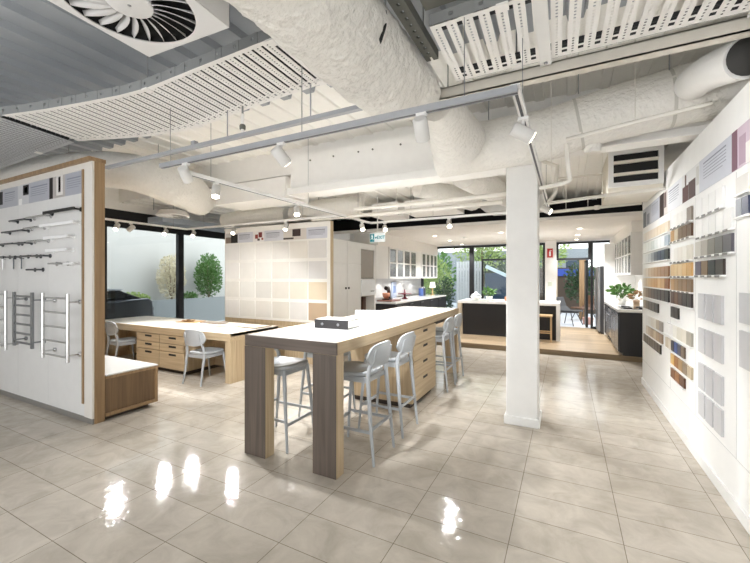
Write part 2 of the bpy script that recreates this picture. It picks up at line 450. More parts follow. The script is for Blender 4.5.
# ------------------------------------------------------------------ low desk
t = thing('desk', 'long low oak desk with white top, six drawers and slab end', 'desk', (-6.2, 4.35, 0))
B((-8.0, 3.87, .685), (-4.34, 4.87, .73)).build('top', wood('pale_oak_top', '#e4dccd', '#efe9dd', 'x', .3), t, bevel=.003)
MB().box((-8.0, 3.85, .62), (-4.34, 3.87, .73)).box((-4.36, 3.87, .62), (-4.34, 4.87, .73)).box((-8.0, 4.85, .62), (-4.36, 4.87, .685)).build('apron', OAKX, t)
B((-4.46, 3.87, 0), (-4.345, 4.85, .685)).build('leg', OAK, t, bevel=.003)
B((-7.98, 3.87, 0), (-7.86, 4.85, .685)).build('leg', OAK, t, bevel=.003)
B((-6.62, 3.88, .06), (-5.35, 4.8, .62)).build('drawer_base', OAK, t)
B((-6.6, 3.93, 0), (-5.37, 4.78, .06)).build('plinth', mat('plinth_dark', '#3b3129'), t)
B((-5.35, 4.42, .06), (-4.46, 4.44, .6)).build('modesty_panel', OAKX, t)
B((-7.86, 4.42, .06), (-6.62, 4.44, .6)).build('modesty_panel', OAKX, t)
for x0, x1 in ((-6.61, -5.99), (-5.98, -5.36)):
    for z0, z1 in ((.075, .345), (.35, .475), (.48, .615)):
        d = B((x0, 3.855, z0), (x1, 3.88, z1-.004)).build('drawer', OAKX, t, bevel=.002)
        B((x0+.24, 3.8535, z1-.06), (x0+.42, 3.8555, z1-.028)).build('finger_slot', SLOT, d)
def board(x, y, z, sx_, sy_, h, c, lab, rz=0):
    o = B((-sx_/2, -sy_/2, 0), (sx_/2, sy_/2, h)).build('sample_board', mat('board_'+c, '#'+c, .4), bevel=.001)
    o.location = (x, y, z); o.rotation_euler = (0, 0, rz); return tag(o, lab, 'sample board', 'loose sample boards on the desk')
board(-4.62, 4.62, .73, .42, .34, .012, '6e5f52', 'dark-edged sample board at the desk corner nearest bar table')
board(-4.63, 4.6, .742, .40, .33, .004, 'd8c9ae', 'pale sheet laid over the dark-edged board on desk corner')
board(-5.05, 4.5, .73, .36, .34, .012, 'cdbfa6', 'beige sample board beside the stacked pair on the desk')
board(-5.65, 4.66, .73, .5, .2, .014, '8a7a69', 'long brown sample board lying on the middle of desk')
board(-6.2, 4.6, .73, .42, .3, .01, 'c99b63', 'tan timber sample board lying flat toward the window end', .2)
t = thing('sample_tray', 'small round tan tray on the timber board near the windows', 'tray', (-6.24, 4.58, .74))
MB().lathe([(.08, 0), (.12, .02), (.115, .022), (.075, .006)], (-6.24, 4.58, .74), 20).build('dish', mat('tan_tray', '#b08a5c', .5), t)
MB().lathe([(.03, 0), (.035, .02), (.02, .03)], (-6.24, 4.58, .747), 14).build('swatch_stack', mat('tan_dark', '#8d6b46', .5), t)

# binder and acrylic stand on the bar table
DKRING = mat('spine_ring_grey', '#77777a', .4, .3)
t = thing('binder', 'black and white ring binder lying flat on the near table top', 'binder', (-2.07, 3.2, 1.05), .05)
MB().box((-.19, -.13, 0), (.19, -.12, .085)).build('spine', mat('binder_black', '#1c1a1c', .4), t, local=True)
MB().box((-.19, -.12, 0), (.19, .14, .004)).box((-.19, -.12, .081), (.19, .14, .085)).build('cover', mat('binder_black', '#1c1a1c'), t, local=True)
B((-.175, -.118, .004), (.18, .125, .079)).build('pages', mat('paper', '#efece4', .8), t, local=True)
B((-.188, -.10, .085), (.185, .12, .0865)).build('label_sheet', mat('paper', '#efece4'), t, local=True)
for x in (-.1, .08): MB().lathe([(.014, 0), (.014, .003), (.009, .003)], (x, -.13, .042), 14, (0, -1, 0)).build('spine_ring', DKRING, t, local=True)
t = thing('brochure_stand', 'white translucent acrylic brochure stand behind the black binder', 'stand', (-2.03, 3.82, 1.05), .25)
AC = mat('frosted_acrylic', '#f4f5f6', .25, alpha=.85)
B((-.17, -.06, 0), (.17, .07, .006)).build('base', AC, t, local=True)
for a, b_ in ((-.17, -.004), (.004, .17)): B((a, -.006, .006), (b_, .004, .125)).build('panel', AC, t, local=True)
B((-.004, -.05, .006), (.004, .05, .12)).build('divider', mat('acrylic_edge', '#ffffff', .2), t, local=True)

# ------------------------------------------------------------------ towel-rail display panel (left)
t = thing('display_panel', 'tall white display panel in timber surround, carrying rails and ladders', 'display panel', (-5.8, 2.2, 0))
B((-7.6, 2.155, 0), (-4.44, 2.255, 2.79)).build('core', BROWNOAK, t, bevel=.002)
FRW = mat('frame_white', '#e4dfd8', .5)
MB().box((-4.60, 2.135, .06), (-4.445, 2.155, 2.72)).box((-7.6, 2.135, 2.72), (-4.445, 2.155, 2.785)).build('front_frame', FRW, t)
B((-4.635, 2.125, .2), (-4.602, 2.15, 2.715)).build('edge_strip', BROWNOAK, t)
MB().box((-7.6, 2.146, .06), (-4.6, 2.156, 2.72)).build('face_board', mat('panel_face', '#e2e1df', .5), t)
B((-7.6, 2.10, 2.785), (-4.43, 2.26, 2.825)).build('cap', BROWNOAK, t)
B((-7.6, 2.14, 0), (-4.445, 2.156, .06)).build('kickboard', mat('kick_grey', '#8d8a86', .4, .3), t)
m = MB()
for x in (-5.42, -6.2): m.box((x-.002, 2.1455, .1), (x+.002, 2.1465, 2.46))
m.build('joint', mat('joint_grey', '#c9c9c8'), t)
def poster_x(parent, y, spans, z0, z1):
    """strips of print along x on the plane y; facing -y"""
    for i, (a, b_, bgc, pics, txt) in enumerate(spans):
        p = B((a, y-.003, z0), (b_, y, z1)).build('poster', mat('poster_'+bgc, '#'+bgc, .5), parent)
        for (u0, u1, w0, w1, c) in pics:
            B((a+(b_-a)*u0, y-.0045, z0+(z1-z0)*w0), (a+(b_-a)*u1, y-.003, z0+(z1-z0)*w1)).build('picture', mat('ink_'+c, '#'+c, .6), p)
        if txt:
            q = MB(); u0, u1 = txt
            for k in range(5):
                zz = z1-(z1-z0)*(.25+.1*k); q.box((a+(b_-a)*u0, y-.004, zz-.006), (a+(b_-a)*(u1-(.1 if k == 4 else 0)), y-.003, zz+(.008 if k == 0 else 0)))
            q.build('text_lines', mat('ink_grey', '#8c909c', .7), p)
poster_x(t, 2.146, [(-7.5, -6.62, 'b7b8bf', [(.82, .98, .2, .9, '2a2a2c')], (.1, .6)),
                    (-6.62, -6.2, 'b7b8bf', [], (.1, .8)),
                    (-6.2, -5.90, 'cfcfd2', [(.5, 1, .45, .95, '2b2b2d'), (.6, .9, .55, .85, 'c4c4c6'), (.1, .4, 0, .3, 'f0efed')], None),
                    (-5.90, -5.38, 'b2b4bd', [], (.1, .9)),
                    (-5.38, -5.02, 'b9b4b0', [(0, .22, 0, 1, '221c1b'), (.45, .85, .1, 1, 'e6e2de'), (.58, .72, .25, .95, '5c5552')], None),
                    (-5.02, -4.63, 'acaeb8', [], (.1, .85))], 2.47, 2.715)
# rails
DKM = mat('dark_chrome', '#5a5c60', .25, .9)
GR = 'towel rails and holders on the display panel'
def rail(x0, x1, z, m, lab, bar=.011, posts=True, square=False, off=.075, name='towel_rail'):
    k = (2.146-off)/2.146; x0, x1, z = x0*k, x1*k, 1.56+(z-1.56)*k
    t = thing(name, lab, 'towel rail', ((x0+x1)/2, 2.146, z), 0, GR)
    y = 2.146-off
    if square: B((x0, y-.012, z-.016), (x1, y+.004, z+.016)).build('bar', m, t, bevel=.002)
    else: MB().tube([(x0, y, z), (x1, y, z)], bar, 10).build('bar', m, t)
    for x in ((x0+.03, x1-.03) if posts else (x1-.03,)):
        p = MB().tube([(x, y, z), (x, 2.144, z)], .01, 10).build('post', m, t)
        MB().lathe([(.024, 0), (.024, .012), (.012, .014)], (x, 2.1465, z), 14, (0, -1, 0)).build('flange', m, p)
WB = mat('satin_white', '#fafafa', .3)
rail(-5.53, -4.82, 2.32, mat('rail_black', '#151515', .4), 'matt black towel rail on the panel, topmost and rightmost', .014, square=True)
rail(-5.62, -4.84, 2.17, WB, 'white and chrome rail just under the black towel rail', .014, square=True)
rail(-5.52, -4.97, 2.02, WB, 'thick white rail, third down beside the timber edge', .015, square=True)
rail(-5.47, -4.99, 1.87, WB, 'shorter white rail, fourth down beside the timber edge', .014, square=True)
rail(-5.42, -5.10, 1.715, CHROME, 'short chrome holder, lowest left of the rightmost rail column', .01)
rail(-5.06, -4.83, 1.71, WB, 'short white holder, lowest beside the timber edge', .012)
rail(-6.45, -6.02, 2.285, DKM, 'slim dark rail left of centre, upper row of panel')
rail(-5.98, -5.5, 2.295, CHROME, 'slim chrome rail immediately left of the black towel rail')
rail(-6.68, -6.08, 2.15, DKM, 'dark double-post rail in second row, left part of panel')
rail(-6.05, -5.66, 2.165, CHROME, 'chrome rail in the second row, middle of panel')
rail(-6.9, -6.36, 1.995, DKM, 'dark rail in third row at the cropped left edge')
rail(-6.32, -6.0, 1.99, DKM, 'short dark holder in the third row, left of middle')
rail(-5.97, -5.56, 2.0, CHROME, 'chrome rail with round end, third row in middle')
rail(-6.9, -6.62, 1.825, DKM, 'short dark holder in fourth row at cropped left edge')
rail(-6.52, -6.30, 1.82, DKM, 'tiny dark hook rail in the fourth row, left part')
rail(-6.15, -5.86, 1.82, DKM, 'dark roll holder in fourth row, left of the pair')
rail(-5.82, -5.52, 1.815, DKM, 'dark roll holder in fourth row, right of the pair')
rail(-5.97, -5.70, 1.65, DKM, 'lone small dark holder below all the other rails')
for i, (x, lab) in enumerate([(-6.56, 'thin chrome rod hanging under tiny dark hook rail'), (-6.25, 'thin dark rod hanging left of the fourth-row roll holders'), (-6.03, 'thin dark rod hanging under left fourth-row roll holder')]):
    o = MB().tube([(x, 2.12, 1.80), (x, 2.12, 1.66)], .007, 8).tube([(x, 2.12, 1.79), (x, 2.144, 1.79)], .006, 8).build('robe_rod', DKM if i else CHROME); tag(o, lab, 'rod', GR)
def ladder(x0, x1, z0, z1, rungs, m, lab, flat=False):
    k = (2.146-.12)/2.146; x0, x1, z0, z1 = x0*k, x1*k, 1.56+(z0-1.56)*k, 1.56+(z1-1.56)*k
    t = thing('heated_ladder', lab, 'towel ladder', ((x0+x1)/2, 2.146, z0), 0, 'heated towel ladders on the display panel')
    y = 2.146-.12
    for x in (x0, x1):
        (B((x-.02, y-.012, z0), (x+.02, y+.012, z1)).build('upright', m, t, bevel=.002) if flat else MB().tube([(x, y, z0), (x, y, z1)], .017, 12).build('upright', m, t))
        for z in (z0+.07, z1-.09):
            p = MB().tube([(x, y, z), (x+.0, 2.144, z)], .009, 8).build('bracket', m, t)
            MB().lathe([(.024, 0), (.024, .02), (.012, .022)], (x, 2.1465, z), 14, (0, -1, 0)).build('flange', m, p)
    for k in range(rungs):
        z = z0+.05+(z1-z0-.1)*k/(rungs-1)
        (B((x0, y-.006, z-.012), (x1, y+.006, z+.012)).build('rung', m, t) if flat else MB().tube([(x0, y, z), (x1, y, z)], .010, 10).build('rung', m, t))
ladder(-5.55, -4.97, .60, 1.37, 5, CHROME, 'round-bar chrome towel ladder nearest the timber edge')
ladder(-6.31, -5.82, .68, 1.37, 6, mat('mid_chrome', '#8f9194', .22, .95), 'flat-bar dark chrome towel ladder in middle of three', True)
ladder(-7.2, -6.56, .60, 1.38, 5, CHROME, 'chrome towel ladder cropped by the left photo edge')

# bench cupboard behind the panel
t = thing('bench_cupboard', 'low brown oak cupboard with white top behind the display panel', 'cupboard', (-5.4, 2.54, 0))
B((-6.6, 2.258, .05), (-4.44, 2.83, .485)).build('carcass', DARKOAK, t, bevel=.002)
MB().box((-4.44, 2.258, .05), (-4.42, 2.83, .085)).box((-4.44, 2.258, .455), (-4.42, 2.83, .488)).box((-4.44, 2.80, .085), (-4.42, 2.83, .455)).build('end_frame', BROWNOAK, t)
B((-6.6, 2.258, .485), (-4.42, 2.83, .50)).build('top', STONE, t)
B((-6.55, 2.26, 0), (-4.5, 2.76, .05)).build('plinth', mat('plinth_dark', '#3b3129'), t)

# ------------------------------------------------------------------ tile display panel (middle)
t = thing('tile_panel', 'large white tile display panel in oak frame behind the desk', 'display panel', (-4.9, 5.45, 0))
B((-6.24, 5.41, 0), (-3.64, 5.50, 2.545)).build('core', OAK, t, bevel=.002)
B((-6.22, 5.398, .74), (-3.66, 5.41, 2.50)).build('face_board', mat('panel_face2', '#f6f4ef', .5), t)
MB().box((-3.66, 5.394, .0), (-3.645, 5.41, 2.54)).box((-6.24, 5.394, 2.5), (-3.66, 5.41, 2.54)).build('front_frame', mat('panel_face2', '#f6f4ef'), t)
B((-6.24, 5.2, .62), (-3.66, 5.41, .66)).build('shelf', OAKX, t)
poster_x(t, 5.398, [(-6.20, -5.86, 'd8d5d3', [(.0, .45, 0, .6, '8d7c70'), (.45, 1, 0, .85, '26211f')], None),
                    (-5.86, -5.45, 'd9dae2', [], (.1, .8)),
                    (-5.45, -5.15, 'efeceb', [(.2, .45, .3, .7, '8d3a34'), (.5, .8, .4, .9, '7a2d2c'), (.4, .6, .1, .3, '4c3c30'), (.75, .9, .15, .35, '9c5048')], None),
                    (-5.15, -4.68, 'd9dae2', [], (.1, .8)),
                    (-4.68, -4.15, 'ddd6cf', [(.4, .75, .3, .95, '3d2f30'), (0, .45, .05, .2, '4f4842')], None),
                    (-4.15, -3.70, 'd5d7e0', [], (.1, .9))], 2.245, 2.445)
tc_ = [['f1efec','f2f0ec','efede9','e8e6e2','ebe7e0','e3e1de'], ['f3f1ee','f1efea','efeee9','e9e5de','e3e1dd','dddcdb'],
       ['eceae4','efeee9','e2e1dc','e6e2d9','e6dfd1','e0d2ba'], ['f0eeea','edebe4','e8e5de','e0dcd2','e0deda','bda68c']]
names = [['white','bright white','white','pale grey','cream','light grey'], ['white','white','white','pale stone','light grey','cool grey'], ['off-white','white','grey-white','ivory','cream','sand'], ['white','off-white','off-white','stone','pale grey','brown']]
for r in range(4):
    for c in range(6):
        x0 = -6.2 + c*.421; z1 = 2.21 - r*.37
        o = B((x0, 5.386, z1-.31), (x0+.388, 5.399, z1)).build('wall_tile', mat('tile_'+tc_[r][c], '#'+tc_[r][c], .3))
        tag(o, '%s square tile sample, %s row down, %s from left on tile panel' % (names[r][c], ORD[r], ORD[c]), 'tile', 'tile samples on the middle panel')

# ------------------------------------------------------------------ samples on the right-hand wall
def swall(yf, yn, zt, zb, cols, kind, rowd, ledge=True, tabs=False, grp='finish samples on the right wall', slope=0):
    n = len(cols); w_ = (yf-yn)/n
    for i, c in enumerate(cols):
        if c is None: continue
        hx, nm = c
        gp = .018 if 'slab' in kind else .006
        a = yf - i*w_ - gp; b_ = yf - (i+1)*w_ + gp
        o = B((.984, b_, zb), (1.001, a, zt)).build('finish_sample', mat('finish_'+hx, '#'+hx, .35))
        tag(o, '%s %s, %s from left, %s' % (nm, kind, ORD[i], rowd), 'sample', grp)
    if ledge:
        l = B((.972, yn, zb-.012), (1.001, yf, zb)).build('sample_ledge', WALLW)
        if tabs:
            for i in range(n):
                yc = yf-(i+.5)*w_; B((.9715, yc-w_*.3, zb-.018), (.9725, yc+w_*.3, zb-.002)).build('name_tab', mat('tab_grey', '#7c7a78', .6), l)
        tag(l, 'thin white ledge under the %s' % rowd, 'ledge', 'sample ledges on the right wall')
P = lambda s_: [tuple(x.split(':')) for x in s_.split()]
FAR = 'of far wall group'
swall(6.5, 5.03, 2.17, 2.055, P('efe9e0:cream ece2d5:cream e9dccd:beige e6d8c6:beige e2d3bf:beige ddccb6:tan dcc9b0:tan e6d6c2:beige'), 'sample', 'first row '+FAR)
swall(6.5, 5.03, 2.02, 1.905, P('f2f2f0:white eef0ee:white e3e6e3:pale c9d0cd:grey-green dfe3e3:pale eef0f0:white e8ecee:white a9b6c2:blue-grey'), 'sample', 'second row '+FAR)
swall(6.5, 5.03, 1.87, 1.755, P('eeeeee:white e2e4e4:pale c6c9cb:grey 8f9398:grey 4a505c:slate 1f2c4c:navy 273650:navy 14161c:black'), 'sample', 'third row '+FAR)
swall(6.5, 5.03, 1.68, 1.565, P('eae4da:cream d9ccb9:beige c9b497:tan b99c7a:brown b08c66:brown a27e5b:brown 9a7352:brown 8e6848:brown'), 'timber sample', 'fourth row '+FAR)
swall(6.5, 5.03, 1.545, 1.43, P('e9dcc6:cream dcc49d:oak cfae7e:oak c49a66:oak b98a55:oak d3b081:oak c49d6e:oak 8c5d3b:walnut'), 'timber sample', 'fifth row '+FAR)
swall(6.5, 5.03, 1.41, 1.285, P('b09c84:taupe 8d7458:brown 6e543c:brown 4d3a2c:umber 33271f:umber 2a211c:ebony 3a2b22:umber 221d1a:ebony'), 'timber sample', 'sixth row '+FAR)
swall(6.5, 5.55, 1.235, 1.125, P('8f7d60:olive 6a5a42:olive 4a4030:dark 3a3329:dark 28251f:dark'), 'timber sample', 'seventh row '+FAR)
swall(6.45, 5.33, 1.035, .925, P('efefed:white eae9e5:white e4e2da:pale dcd6c9:stone e2dccf:stone b7a892:taupe 9c958c:grey'), 'stone sample', 'eighth row '+FAR)
swall(6.3, 5.33, .89, .785, P('d8cdbd:stone c4b29b:tan ac9679:tan c6b59c:tan a58c70:brown 8f7a66:brown'), 'stone sample', 'ninth row '+FAR)
swall(6.5, 5.42, .755, .65, P('3a332e:dark 2d2926:dark 3c3733:dark 29231f:dark 3b3530:dark 2a2623:dark 1f1b19:black'), 'stone sample', 'tenth row '+FAR)
MID = 'of middle wall group'
swall(4.94, 4.2, 2.19, 2.065, P('f3f2f0:white f1f0ed:white efeeea:white f0efed:white 8b8278:taupe'), 'door sample', 'first row '+MID, tabs=True)
swall(4.94, 4.2, 2.04, 1.925, P('b38a50:oak c7b9a2:beige 735c42:brown 65492f:brown 5a3f2a:brown'), 'door sample', 'second row '+MID, tabs=True)
swall(4.94, 4.2, 1.85, 1.715, P('f2f0ed:white eae6df:pale e6e0d7:pale ece8e0:pale ded9cd:stone'), 'door sample', 'third row '+MID, tabs=True)
swall(4.94, 4.2, 1.69, 1.57, P('d9b98a:oak dcc092:oak e0c69b:oak d8b27a:honey cfa468:honey'), 'door sample', 'fourth row '+MID, tabs=True)
swall(4.94, 4.2, 1.54, 1.425, P('b89264:oak a07f59:oak 8c7355:brown 917355:brown 836a50:brown'), 'door sample', 'fifth row '+MID, tabs=True)
swall(4.94, 4.2, 1.41, 1.285, P('4a2f1f:brown 6d4a2f:brown 4b3a30:umber 2c2523:ebony 38302d:ebony'), 'door sample', 'sixth row '+MID)
swall(4.94, 4.64, 1.25, 1.14, P('2e2820:black 252019:black'), 'door sample', 'seventh row '+MID)
swall(5.17, 4.2, 1.06, .94, P('f0f0ee:white ebeae8:white e9e6de:pale ddd8ca:stone e4ddcf:stone a9a497:grey'), 'benchtop sample', 'eighth row '+MID)
swall(5.17, 4.43, .895, .79, P('c9bda9:tan d6cdbe:tan 20242f:black 274a8a:blue 3a4258:slate 6d5d4d:brown'), 'benchtop sample', 'ninth row '+MID)
swall(4.94, 4.2, .755, .65, P('d9b36f:honey 9c6a3a:amber a98a63:oak 8b7a66:taupe b4a58c:stone'), 'benchtop sample', 'tenth row '+MID)
swall(4.94, 4.43, .605, .51, P('7a4e2c:brown 8f5f33:brown 5c3a22:umber'), 'benchtop sample', 'eleventh row '+MID)
THR = 'of near wall group'
swall(4.06, 3.46, 2.205, 2.06, P('f4f4f3:white f0f0ee:white ececea:white eeeeec:white'), 'door sample', 'first row '+THR, tabs=True)
swall(4.06, 3.3, 2.03, 1.89, P('f2f2f1:white efefed:white eaeae8:white f0f0ee:white e6e6e4:white'), 'door sample', 'second row '+THR, tabs=True)
swall(4.1, 3.3, 1.855, 1.73, P('c9c4bb:stone aba49a:taupe 7d7870:grey 64625f:grey 55525a:slate'), 'door sample', 'third row '+THR, tabs=True)
swall(4.1, 3.45, 1.69, 1.575, P('5c5362:plum 7a6248:brown 15161a:black 322723:ebony'), 'door sample', 'fourth row '+THR, tabs=True)
for r, (a, b_) in enumerate([(1.425, 1.22), (1.14, .94), (.85, .64), (.61, .42)]):
    swall(4.03, 3.47, a, b_, P('cbcbcc:pale-grey c2c2c4:grey c7c7c9:pale-grey'), 'tall slab sample', '%s tall row of near wall group' % ORD[r], ledge=False)
swall(3.24, 3.04, 2.2, 2.09, P('dcd9d3:stone'), 'sample', 'top of group at right photo edge')
swall(3.24, 3.04, 2.06, 1.945, P('8b8f96:grey 2a3350:navy'), 'sample', 'second row of group at right photo edge')
for r, (a, b_) in enumerate([(1.46, 1.27), (1.22, .99)]):
    swall(3.2, 2.98, a, b_, P('c8c8ca:grey'), 'tall slab sample', '%s tall row at right photo edge' % ORD[r], ledge=False)
# poster band on the wall
t = thing('poster_band', 'printed photo and text band along the top of right wall', 'poster', (1.0, 4.6, 2.27))
def pband(y0, y1, c, pics=(), txt=None):
    p = B((.995, y0, 2.265), (1.0005, y1, 2.525)).build('print', mat('poster_'+c, '#'+c, .5), t)
    for u0, u1, w0, w1, cc in pics:
        B((.9935, y1-(y1-y0)*u0, 2.265+.26*w0), (.9955, y1-(y1-y0)*u1, 2.265+.26*w1)).build('picture', mat('ink_'+cc, '#'+cc, .6), p)
    if txt:
        q = MB()
        for k in range(6):
            zz = 2.48-.024*k; q.box((.9938, y1-(y1-y0)*txt[0], zz-.005), (.9955, y1-(y1-y0)*(txt[1]-.1*(k == 5)), zz+(.006 if k == 0 else 0)))
        q.build('text_lines', mat('ink_grey', '#8c909c'), p)
pband(6.0, 6.58, 'b9bcc4', [(.05, .4, 0, .8, '6c7178'), (.5, .8, .05, .6, '83888f')])
pband(5.5, 6.0, 'bfc3ce', [], (.1, .8))
pband(5.12, 5.5, 'd7d0cd', [(0, .55, 0, 1, '241618'), (.6, .85, .3, .95, '6e5a58')])
pband(4.55, 5.12, 'e3e5ea', [], (.1, .8))
pband(4.02, 4.55, 'dfe0e0', [(.05, .4, 0, .55, '4e1f1a'), (.42, .8, 0, .6, '43241f'), (.2, .28, .5, .95, '5a4038'), (.85, .97, .3, .9, 'c9c8c4')])
pband(3.33, 4.02, 'c9ccd6', [], (.15, .85))
pband(2.6, 3.33, 'cbb9c6', [(0, .12, 0, 1, '7a5866'), (.16, .3, .05, .75, 'b29bab'), (.3, 1, 0, .5, 'e9e6e4'), (.4, .5, .2, .35, '2a2526')])
pband(1.6, 2.6, 'd9d5d8', [], (.1, .6))

# ------------------------------------------------------------------ kitchen
def shaker(parent, axis, c, a0, a1, z0, z1, m, glass=False, d=.02, sgn=1, knob=None):
    """framed door on the plane x=c facing sgn*x"""
    fw = .045
    X0, X1 = sorted((c, c+sgn*d))
    f = MB().box((X0, a0, z0), (X1, a0+fw, z1)).box((X0, a1-fw, z0), (X1, a1, z1)).box((X0, a0+fw, z0), (X1, a1-fw, z0+fw)).box((X0, a0+fw, z1-fw), (X1, a1-fw, z1))
    if glass: zc = (z0+z1)/2; f.box((X0, a0+fw, zc-.015), (X1, a1-fw, zc+.015))
    o = f.build('door', m, parent)
    gx = c+sgn*d*.4
    B((min(gx, gx+sgn*.004), a0+fw, z0+fw), (max(gx, gx+sgn*.004), a1-fw, z1-fw)).build('glass' if glass else 'door_panel', GLASSG if glass else m, o)
    if knob: MB().lathe([(.006, 0), (.006, .02), (.012, .028), (.004, .034)], (c+sgn*d, knob[0], knob[1]), 10, (sgn, 0, 0)).build('knob', STEEL, o)
    return o
# pantry / oven tower, faces +x
t = thing('pantry_cabinet', 'tall white pantry unit with oven niche left of kitchen', 'cabinet', (-4.18, 6.8, 0))
X = -3.87
MB().box((-4.49, 5.72, .1), (X-.4, 7.58, 2.28)).box((X-.4, 5.72, .1), (X, 6.88, 2.28)).box((X-.4, 7.52, .1), (X, 7.58, 2.28)).box((X-.4, 6.88, 2.16), (X, 7.52, 2.28)).box((X-.4, 6.88, 1.15), (X, 7.52, 1.52)).box((X-.4, 6.88, .1), (X, 7.52, .62)).build('carcass', CABW, t)
B((-4.48, 5.75, 0), (X-.06, 7.55, .1)).build('plinth', DARKCAB, t)
for a, b_ in ((5.75, 6.3), (6.31, 6.86)):
    d = B((X, a, .12), (X+.02, b_, 1.82)).build('door', CABW, t, bevel=.002)
    B((X+.02, (b_-.07) if a < 6 else a+.03, 1.32), (X+.035, (b_-.03) if a < 6 else a+.07, 1.36)).build('handle', BLACK, d)
    B((X, a, 1.83), (X+.02, b_, 2.26)).build('door', CABW, t, bevel=.002)
B((X-.39, 6.89, 1.52), (X-.36, 7.51, 2.16)).build('niche_back', mat('niche_taupe', '#877d72', .6), t)
B((X-.30, 6.885, 1.525), (X-.02, 7.515, 2.155)).build('appliance_front', mat('niche_taupe2', '#8d8378', .35, .2), t)
d = B((X, 6.89, 1.16), (X+.02, 7.51, 1.5)).build('drawer', mat('drawer_white', '#eceef0', .3), t, bevel=.002)
B((X+.02, 7.3, 1.24), (X+.03, 7.46, 1.255)).build('handle', BLACK, d)
B((X-.36, 7.0, .62), (X-.34, 7.1, 1.15)).build('niche_divider', mat('niche_tan', '#a48f6d', .6), t)
o = B((-4.15, 7.2, .62), (-3.98, 7.32, 1.12)).build('bottle_box', mat('box_brown', '#4b2e22', .5), bevel=.005); tag(o, 'dark brown upright box inside the pantry niche', 'box')
o = MB().lathe([(.05, 0), (.06, .1), (.06, .3), (.03, .36), (.03, .42)], (-4.1, 7.42, .62), 16).build('storage_jar', mat('jar_tan', '#b49a6d', .4)); tag(o, 'tan storage jar at right of the pantry niche', 'jar')
o = MB().lathe([(.06, 0), (.08, .1), (.08, .32), (.05, .4)], (-4.08, 7.0, .62), 16).build('storage_jar', mat('jar_olive', '#8f8560', .4)); tag(o, 'olive storage jar at left of the pantry niche', 'jar')

def uppercab(lab, c, y0, y1, z0, z1, depth, sgn, nd=4):
    t = thing('wall_cabinet', lab, 'cabinet', (c-sgn*depth/2, (y0+y1)/2, z0), 0, 'glazed white wall cabinets')
    xb = c-sgn*depth; a, b_ = min(xb, c), max(xb, c)
    m = MB().box((a, y0, z0), (b_, y0+.02, z1)).box((a, y1-.02, z0), (b_, y1, z1)).box((a, y0+.02, z0), (b_, y1-.02, z0+.02)).box((a, y0+.02, z1-.02), (b_, y1-.02, z1))
    zc = (z0+z1)/2; xm = xb+sgn*.015
    m.box((min(xb, xm), y0+.02, z0+.02), (max(xb, xm), y1-.02, z1-.02))
    m.build('carcass', CABW, t)
    B((a+.02, y0+.02, zc-.01), (b_-.02, y1-.02, zc+.01)).build('shelf', CABW, t)
    w_ = (y1-y0)/nd
    for k in range(nd): shaker(t, 'x', c, y0+k*w_+.003, y0+(k+1)*w_-.003, z0, z1, CABW, True, .02, sgn)
    return t
uppercab('glazed white wall cabinet on left, nearer the tall pantry', -3.87, 8.28, 10.15, 1.52, 2.3, .4, 1)
uppercab('glazed white wall cabinet on left, nearer the garden window', -3.87, 10.62, 12.1, 1.52, 2.3, .4, 1)
o = MB().box((-4.46, 7.6, 1.52), (-3.87, 8.27, 2.3)).build('filler_panel', CABW); tag(o, 'plain white filler cupboard between pantry and left glazed cabinets', 'cabinet')
o = MB().box((-4.46, 10.16, 1.52), (-3.89, 10.61, 2.3)).build('rangehood_panel', CABW); tag(o, 'plain white panel between the two left glazed cabinets', 'cabinet')
struct(B((-4.5, 7.6, 1.0), (-4.46, 12.15, 1.52)).build('trim_5', mat('splash', '#dcdcdc', .25)))
t = thing('kitchen_bench', 'dark base cabinets with white worktop along the left kitchen wall', 'bench', (-4.0, 10, .1))
B((-4.455, 8.02, .1), (-3.57, 12.12, .92)).build('carcass', DARKCAB, t)
B((-4.46, 8.0, .92), (-3.55, 12.14, .96)).build('worktop', STONE, t, bevel=.003)
for k in range(5):
    d = B((-3.57, 8.04+k*.81, .2), (-3.55, 8.84+k*.81, .9)).build('door', DARKCAB, t, bevel=.002)
    B((-3.55, 8.1+k*.81, .86), (-3.54, 8.3+k*.81, .87)).build('handle', STEEL, d)
# things on the left bench
t = thing('stand_mixer', 'dark kitchen mixer standing on a wooden board by splashback', 'mixer', (-4.0, 8.5, .99))
MB().box((-4.1, 8.38, .99), (-3.9, 8.6, 1.02)).build('base', mat('mixer_dark', '#2b1d1c', .3), t, bevel=.01)
MB().tube([(-4.0, 8.57, 1.02), (-4.0, 8.57, 1.2), (-4.0, 8.52, 1.27), (-4.0, 8.4, 1.28)], [.045, .045, .06, .05], 12).build('head', mat('mixer_dark', '#2b1d1c'), t)
MB().lathe([(.05, 0), (.09, .06), (.095, .14)], (-4.0, 8.42, 1.02), 18).build('bowl', mat('bowl_copper', '#c78b70', .3, .5), t)
o = B((-4.15, 8.2, .96), (-3.75, 8.75, .99)).build('chopping_board', wood('board_red', '#6f4030', '#8a5540', 'y'), bevel=.004); tag(o, 'reddish wooden chopping board under the dark mixer', 'board')
t = thing('cake_stand', 'dark red cake stand on the left kitchen worktop', 'cake stand', (-3.95, 9.5, .96))
RED = mat('dark_red', '#6e2430', .35)
MB().lathe([(.09, 0), (.08, .02), (.025, .05), (.03, .12)], (-3.95, 9.5, .96), 18).build('pedestal', RED, t)
MB().lathe([(.05, .12), (.19, .13), (.19, .15), (.03, .155), (.012, .26), (.002, .27)], (-3.95, 9.5, .96), 22).build('plate', RED, t)
t = thing('picture_book', 'pale blue and white book standing against the left splashback', 'book', (-4.4, 9.85, .96))
B((-4.452, 9.7, .96), (-4.42, 10.0, 1.42)).build('cover', mat('book_blue', '#c7d3ea', .4), t, bevel=.003)
